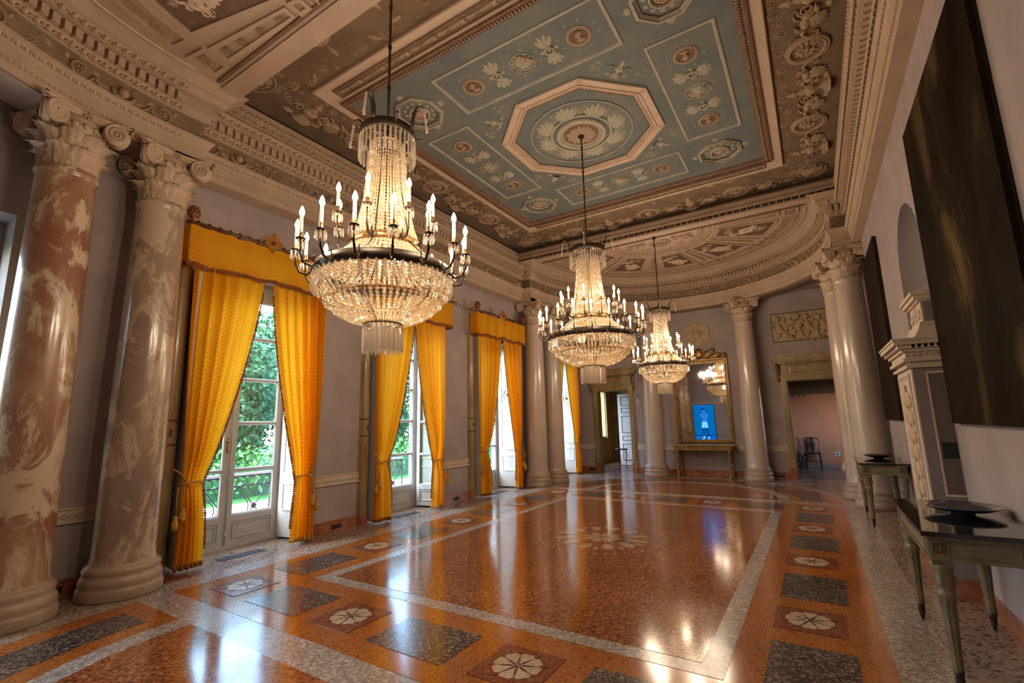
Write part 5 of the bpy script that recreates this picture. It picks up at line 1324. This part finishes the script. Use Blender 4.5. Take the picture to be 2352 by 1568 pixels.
# ------------------------------------------------------------------ white stove in front of the niche
root = thing('tiled_stove', 'pale stuccoed stove with carved pilaster and stepped cornice before the niche', 'stove', T(3.48, -.23, 0))
X1 = WR-3.48
b = MB(); b.box(0, X1+.2, -.43, .43, .16, 2.08); b.build('stove_body', whitepl, root)
b = MB(); b.box(-.035, X1+.2, -.465, .465, 0, .14); b.box(-.02, X1+.2, -.45, .45, .14, .17); b.build('plinth', redmarble, root)
b = MB()
for d, z0, z1 in ((.03, 2.02, 2.05), (.05, 2.08, 2.11), (.03, 2.11, 2.17), (.055, 2.17, 2.20), (.085, 2.20, 2.235), (.11, 2.235, 2.275), (.12, 2.275, 2.295)): b.box(-d, X1+.2, -.43-d, .43+d, z0, z1)
b.build('main_cornice', whitepl, root)
b = MB()
for q in range(8): b.box(.02+q*.045, .045+q*.045, -.515, -.485, 2.205, 2.235)
for q in range(19): b.box(-.085, -.055, -.42+q*.045, -.395+q*.045, 2.205, 2.235)
stuff(b.build('dentil_strip', whitepl, root))
b = MB(); b.m = T(.14, 0, 0); n = 10
for k in range(n):
    t = k/n; b.box(-.10+.10*t**.5-.0, X1+.05, -.42+.07*t**.6, .36-.10*t**.6, 2.295+.17*t, 2.295+.17*(t+1/n))
b.m = I4; b.build('curved_attic', whitepl, root)
b = MB(); b.box(.16, X1+.2, -.34, .22, 2.46, 2.66); b.box(.14, X1+.2, -.36, .24, 2.66, 2.68); b.box(.11, X1+.2, -.39, .27, 2.68, 2.72); b.box(.09, X1+.2, -.41, .29, 2.72, 2.755)
up = b.build('upper_block', whitepl, root)
b = MB(); b.m = T(.158, -.06, 2.56)@RY(-PI/2)@RZ(PI/2)@SC(.085); o_rosette(b, 1., 8, .3); b.m = T(.158, -.24, 2.56)@RY(-PI/2)@RZ(PI/2)@SC(.06); o_spiral(b, 1., 1.5, .2); b.m = T(.158, .12, 2.56)@RY(-PI/2)@RZ(PI/2)@SC(.06); o_spiral(b, 1., 1.5, .2); b.build('block_relief', whitepl, up)
MB().box(.012, X1+.1, -.4318, -.4305, .172, 2.018).build('side_shade_tint', shadeside, root); MB().box(.175, X1+.15, -.3425, -.3405, 2.465, 2.655).build('upper_shade_tint', shadeside, root)  # thin slabs whose mauve colour paints shade on the stove's near side
# carved pilaster panel on the room side
b = MB(); b.m = T(0, 0, 1.28)@RY(-PI/2)@RZ(PI/2); rect_mould(b, .33, .70, [(0, 0), (0, .016), (.02, .018), (.045, .004), (.06, .0)]); b.build('pilaster_frame', whitepl, root)
b = MB()
M0 = T(-.0, 0, 1.28)@RY(-PI/2)@RZ(-PI/2)@RZ(PI)
b.m = M0; b.tube([(0, -.6, .01), (0, .58, .01)], .012, 6)
for q in range(7):
    z = -.52+q*.17
    for s in (-1, 1):
        b.m = M0@T(0, z, .004)@RZ(PI/2-s*.85); o_leaf(b, .22, .11, .03); b.m = M0@T(s*.15, z+.07, .004)@SC(s, 1, 1); o_spiral(b, .055, 1.3, .2)
    b.m = M0@T(0, z+.05, .006)@SC(.04); o_rosette(b, 1., 6, .5, False)
b.build('arabesque_relief', mat('carved_ivory', (.50, .37, .25), .6), root)
b = MB(); b.m = T(.24, -.432, 1.42)@RX(PI/2); rect_mould(b, .14, .56, [(0, 0), (0, .008), (.012, .008), (.02, -.0)]); b.build('side_panel_frame', whitepl, root)
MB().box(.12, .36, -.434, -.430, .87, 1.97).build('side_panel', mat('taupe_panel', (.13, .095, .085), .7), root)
MB().box(.13, .30, -.437, -.434, 1.19, 1.335).build('vent_plate', blackm, root)
b = MB()
for q in range(9): b.m = T(-.02+q*.045, -.47, 2.14)@RX(PI/2)@SC(.018); o_rosette(b, 1., 5, .5, False)
stuff(b.build('rosette_strip', whitepl, root))
# ------------------------------------------------------------------ rooms seen through the doorways
br = struct(MB().box(-4.5, 4.3, 8.14, 12.4, -.12, 0).build('floor', darkfloor))
b = MB(); b.box(-4.5, 4.3, 11.9, 12.1, 0, 3.3); b.box(-4.4, -4.2, 8.12, 8.5, 0, 3.3).box(-4.4, -4.2, 10.0, 10.65, 0, 3.3).box(-4.4, -4.2, 8.5, 10.0, 0, .9).box(-4.4, -4.2, 8.5, 10.0, 2.8, 3.3).box(-4.4, -4.2, 11.25, 12, 0, 3.3).box(-4.4, -4.2, 10.65, 11.25, 2.7, 3.3).box(-4.4, -4.2, 10.65, 11.25, 0, .92)  # nearer, wider opening in the left wall is unseen, added to bring in daylight
b.box(-.1, .1, 8.12, 11.9, 0, 3.3); o = struct(b.build('wall_far', ochre))
b = MB(); b.box(.1, 4.0, 11.45, 11.5, 0, 3.3).box(4.0, 4.05, 8.12, 9.2, 0, 3.3).box(4.0, 4.05, 10.4, 11.5, 0, 3.3).box(4.0, 4.05, 9.2, 10.4, 0, .9).box(4.0, 4.05, 9.2, 10.4, 2.5, 3.3)  # unseen gap in the right side wall, added so sky light reaches this room
o = struct(b.build('wall_far', pinkwall))
MB().box(.1, 4.0, 11.43, 11.45, 0, .12).build('skirting_board', mat('dim_skirting', (.22, .14, .10), .6), o)
MB().box(.1, 4.0, 11.40, 11.45, 2.27, 3.3).build('dark_valance_board', darkb, o)
struct(MB().box(-4.4, 4.3, 8.12, 12.1, 3.3, 3.4).build('ceiling', mat('back_ceiling', (.30, .24, .19), .8)))
b = MB(); b.box(-4.30, -4.26, 10.60, 10.68, .92, 2.72).box(-4.30, -4.26, 11.22, 11.30, .92, 2.72).box(-4.30, -4.26, 10.68, 11.22, .92, .98).box(-4.30, -4.26, 10.68, 11.22, 2.66, 2.72)
o = struct(b.build('window_6', frame_paint)); MB().box(-4.285, -4.275, 10.68, 11.22, .98, 2.66).build('glass_pane', glassm, o)
# open white panelled door
root = thing('open_door', 'white panelled door standing open beyond the left doorway', 'door', T(-3.33, 10.15, 0)@RZ(.10))
MB().box(0, .56, -.02, .02, .02, 2.50).build('door_leaf', shutter_paint, root)
for z0, z1 in ((.18, .75), (.86, 1.02), (1.13, 1.72), (1.83, 2.0), (2.08, 2.40)):
    b = MB(); b.m = T(.28, -.02, (z0+z1)/2)@RX(PI/2); rect_mould(b, .17, (z1-z0)/2, [(0, 0), (0, .012), (.014, .012), (.022, 0)]); b.build('door_panel', greygreen, root)
b = MB(); b.sph((.51, -.035, 1.05), .02, 8, 5); b.build('knob', brass, root)
root = thing('framed_picture', 'dark framed picture on the ochre wall beyond the left doorway', 'picture', T(-3.05, 11.9, 2.0))
MB().box(-.36, .36, -.03, 0, -.72, .78).build('picture_frame', blackm, root); MB().box(-.31, .31, -.034, -.03, -.67, .73).build('picture_canvas', mat('black_canvas', (.02, .015, .012), .4), root)
root = thing('armchair', 'oxblood leather chair half hidden beyond the left doorway', 'chair', T(-2.93, 11.15, 0)@RZ(-.3))
MB().box(-.27, .27, -.27, .27, .40, .50).build('seat', redchair, root)
b = MB(); b.m = T(0, .25, .50)@RX(-.12); b.box(-.25, .25, -.03, .04, 0, .52); b.build('backrest', redchair, root)
for sx in (-.23, .23):
    for sy in (-.23, .23): MB().box(sx-.022, sx+.022, sy-.022, sy+.022, 0, .40).build('leg', chairm, root)
root = thing('side_table', 'small dark table with thin curved legs just inside the left doorway', 'table', T(-2.86, 8.95, 0))
MB().lathe([(0, .62), (.20, .62), (.21, .635), (.20, .65), (0, .65)], 24).build('table_top', chairm, root)
for k in range(3):
    a = 2*PI*k/3+.2; b = MB(); b.tube([(.14*Co(a), .14*S(a), .62), (.17*Co(a), .17*S(a), .45), (.12*Co(a), .12*S(a), .15), (.19*Co(a), .19*S(a), .01)], [.018, .016, .011, .014], 6); b.build('leg', chairm, root)
def dark_chair(x, y, label):
    root = thing('dining_chair', label, 'chair', T(x, y, 0), 'dark chairs in the pink room')
    b = MB(); b.prism([(-.22, -.20), (.22, -.20), (.19, .20), (-.19, .20)], .43, .47); b.build('seat', chairm, root)
    for sx in (-1, 1):
        b = MB(); b.tube([(sx*.20, -.18, .44), (sx*.205, -.19, .2), (sx*.20, -.18, 0)], [.022, .018, .014], 6); b.build('leg', chairm, root)
        b = MB(); b.tube([(sx*.18, .18, .44), (sx*.185, .20, .2), (sx*.20, .24, 0)], [.022, .018, .014], 6); b.build('leg', chairm, root)
    b = MB(); b.tube([(-.18, .18, .45), (-.16, .20, .55), (-.19, .22, .70), (-.20, .23, .82), (-.13, .24, .90), (0, .245, .915), (.13, .24, .90), (.20, .23, .82), (.19, .22, .70), (.16, .20, .55), (.18, .18, .45)], .017, 6); b.build('back_frame', chairm, root)
    P = [(-.05, .47), (-.03, .52), (-.07, .66), (-.075, .74), (-.03, .80), (-.05, .90), (.05, .90), (.03, .80), (.075, .74), (.07, .66), (.03, .52), (.05, .47)]
    b = MB(); b.m = T(0, .225, 0)@RX(PI/2); b.prism(P, -.008, .008); b.build('splat', chairm, root)
    b = MB(); b.box(-.20, .20, -.01, .01, .20, .225); b.build('stretcher', chairm, root)
dark_chair(2.47, 11.1, 'dark vase-back chair against the pink wall, the fully seen one')
dark_chair(1.93, 11.1, 'dark vase-back chair cut by the left jamb of the right doorway')
root = thing('spotlight_rail', 'thin dark spotlight rail high in the pink room', 'light', T(2.28, 11.0, 2.26))
b = MB(); b.tube([(-.24, 0, 0), (.20, 0, 0)], .010, 6); b.build('rail', blackm, root)
for q in (-.14, .0, .15): b = MB(); b.m = T(q, 0, -.01)@RX(.5); b.lathe([(.0, -.08), (.02, -.08), (.018, -.01), (0, 0)], 8); b.build('spot_head', blackm, root)
o = MB().box(-.06, .06, -.012, 0, -.055, .055).build('wall_socket', frame_paint, None, T(3.12, 11.45, .42)); tag(o, 'small square socket low on the pink wall beyond the right doorway', 'socket')
b = MB(); b.m = RX(PI/2); b.lathe([(0, .016), (.03, .016), (.03, .012)], 12); b.build('socket_hole', blackm, o)
# ------------------------------------------------------------------ garden: terrace, railing, lawn, hedge, trees
ter = struct(MB().box(-6.6, -4.45, -12, 14, -.14, -.02).build('terrace', gravel))
gr = struct(MB().box(-60, -6.6, -50, 60, -.60, -.50).build('lawn_ground', lawn))
struct(MB().box(-11.2, -9.4, -50, 60, -.50, -.485).build('garden_path', gravel))
struct(MB().box(-6.75, -6.6, -12, 14, -.60, .0).build('terrace_wall', gravel))
def railing(yc, label):
    lo_ = 0
    root = thing('balcony_railing', label, 'railing', T(-4.85, yc, -.02), 'wrought iron railings outside the windows')
    hw = 1.0
    b = MB(); b.box(-.04, .04, -hw, hw, .90, .935); b.build('handrail', gravel, root)
    b = MB()
    for z in (.885, .74): b.tube([(0, -hw, z), (0, hw, z)], .011, 6)
    for y in (-hw, hw): b.tube([(0, y, 0), (0, y, .90)], .013, 6)
    b.tube([(0, -hw, .12), (0, hw, .12)], .011, 6); b.build('rail', blackm, root)
    b = MB()
    for q in range(16):
        y = -hw+.0625+q*.125; b.tube([(0, y+.055*Co(a), .812+.06*S(a)) for a in [-1.9+3.8*i/10 for i in range(11)]], .009, 5)
    b.build('scroll_row', blackm, root)
    b = MB()
    for q in range(4):
        y0 = -hw+q*.5; b.tube([(0, y0, .12), (0, y0+.5, .74)], .009, 5); b.tube([(0, y0, .74), (0, y0+.5, .12)], .009, 5)
        b.tube([(.01, y0+.25+.11*Co(a), .74-.11*S(a)) for a in [PI*i/10 for i in range(11)]], .008, 5)
        b.tube([(.01, y0+.16*Co(a), .43+.16*S(a)) for a in [-1.2+2.4*i/8 for i in range(9)]], .008, 5)
    b.build('lattice_bar', blackm, root)
    for q in range(4): b = MB(); b.m = T(0, -hw+.25+q*.5, .43)@RX(PI/4); b.box(-.008, .008, -.035, .035, -.035, .035); b.build('lattice_boss', blackm, root)
for c, l in zip(WIN[:4], ('nearest', 'middle', 'third', 'farthest')): railing(c, 'black wrought iron balcony railing outside the %s window' % l)
def foliage(b, c, rad, n, size, rr):
    for i in range(n):
        u = rr.gauss(0, 1), rr.gauss(0, 1), rr.gauss(0, 1); L = math.sqrt(sum(q*q for q in u)) or 1; k = rr.random()**.45
        p = [c[j]+u[j]/L*rad[j]*k for j in range(3)]
        s = size*(.6+.8*rr.random()); ax = Vector((rr.gauss(0, 1), rr.gauss(0, 1), rr.gauss(0, 1))).normalized(); ay = ax.orthogonal().normalized()
        P = Vector(p); b.add([P-ax*s, P+ay*s*.5, P+ax*s, P-ay*s*.5], [(0, 1, 2, 3)])
TREES = {}
def tree(x, y, h, r, m, label, seed, n=1500):
    root = thing('garden_tree', label, 'tree', T(x, y, -.5)@RZ(seed*1.7)@SC(r/2., r/2., h/6.), 'garden trees beyond the windows'); key = (m.name, seed % 2)
    if key not in TREES:
        rr = random.Random(seed); b = MB(); b.tube([(0, 0, 0), (.1, 0, 1.8), (0, .1, 4.2)], [.22, .16, .08], 8)
        for k in range(5): a = k*1.3; b.tube([(0, 0, 6*(.25+.1*k)), (1.2*Co(a), 1.2*S(a), 6*(.4+.1*k))], [.08, .03], 6)
        t_ = b.mesh('trunk', barkm); b = MB()
        for k in range(8):
            a = k*2.4; q = .95*(k > 0); foliage(b, (q*Co(a), q*S(a), 6*(.22+.095*k)), (1.35, 1.35, 1.05), n//4, .10, rr)
        TREES[key] = (t_, b.mesh('foliage', m))
    put(TREES[key][0], 'trunk', root); stuff(put(TREES[key][1], 'foliage', root))
TS = [(-15.5, -1, 5.6, 2.0, 0), (-16.5, 3.2, 6.4, 2.1, 1), (-15.8, 7.4, 5.8, 2.0, 0), (-17, 11.5, 6.8, 2.1, 1), (-15.6, 15.6, 6.4, 2.0, 0), (-17, 20, 7.6, 2.2, 1), (-16, 25, 7, 2.2, 0), (-18, 30, 8, 2.4, 1), (-17, 36, 8, 2.4, 0), (-19, 42, 9, 2.6, 1), (-23, 7, 8.0, 2.6, 1), (-24, 17, 9, 2.8, 1), (-26, 28, 10, 3.0, 1)]
TL = ['leftmost bright leafy tree behind the hedge', 'dark tree just beyond the nearest window', 'bright tree right of the dark one beyond the nearest window', 'dark tree between the first two window views', 'bright tree in the middle window view', 'dark tree right of the middle window view', 'bright tree beyond the third window', 'tall dark tree beyond the third window', 'bright tree near the row end', 'last dark tree of the garden row', 'dark tree of the second row, nearest', 'dark tree of the second row, in its middle', 'farthest dark tree of the second row']
for k, ((x, y, h, r, d), l) in enumerate(zip(TS, TL)): tree(x, y, h, r, leafd if d else leafm, l, k+3, 5200)
root = thing('clipped_hedge', 'low leafy hedge along the far side of the lawn', 'hedge', T(-12.9, 10, -.5)); rr = random.Random(2); b = MB()
for q in range(26): foliage(b, (rr.uniform(-.4, .4), -16+q*1.5, .75), (1.2, 1.4, .85), 520, .09, rr)
stuff(b.build('hedge_leaf', leafm, root)); MB().box(-.6, .6, -17, 24, 0, .9).build('hedge_core', leafd, root)
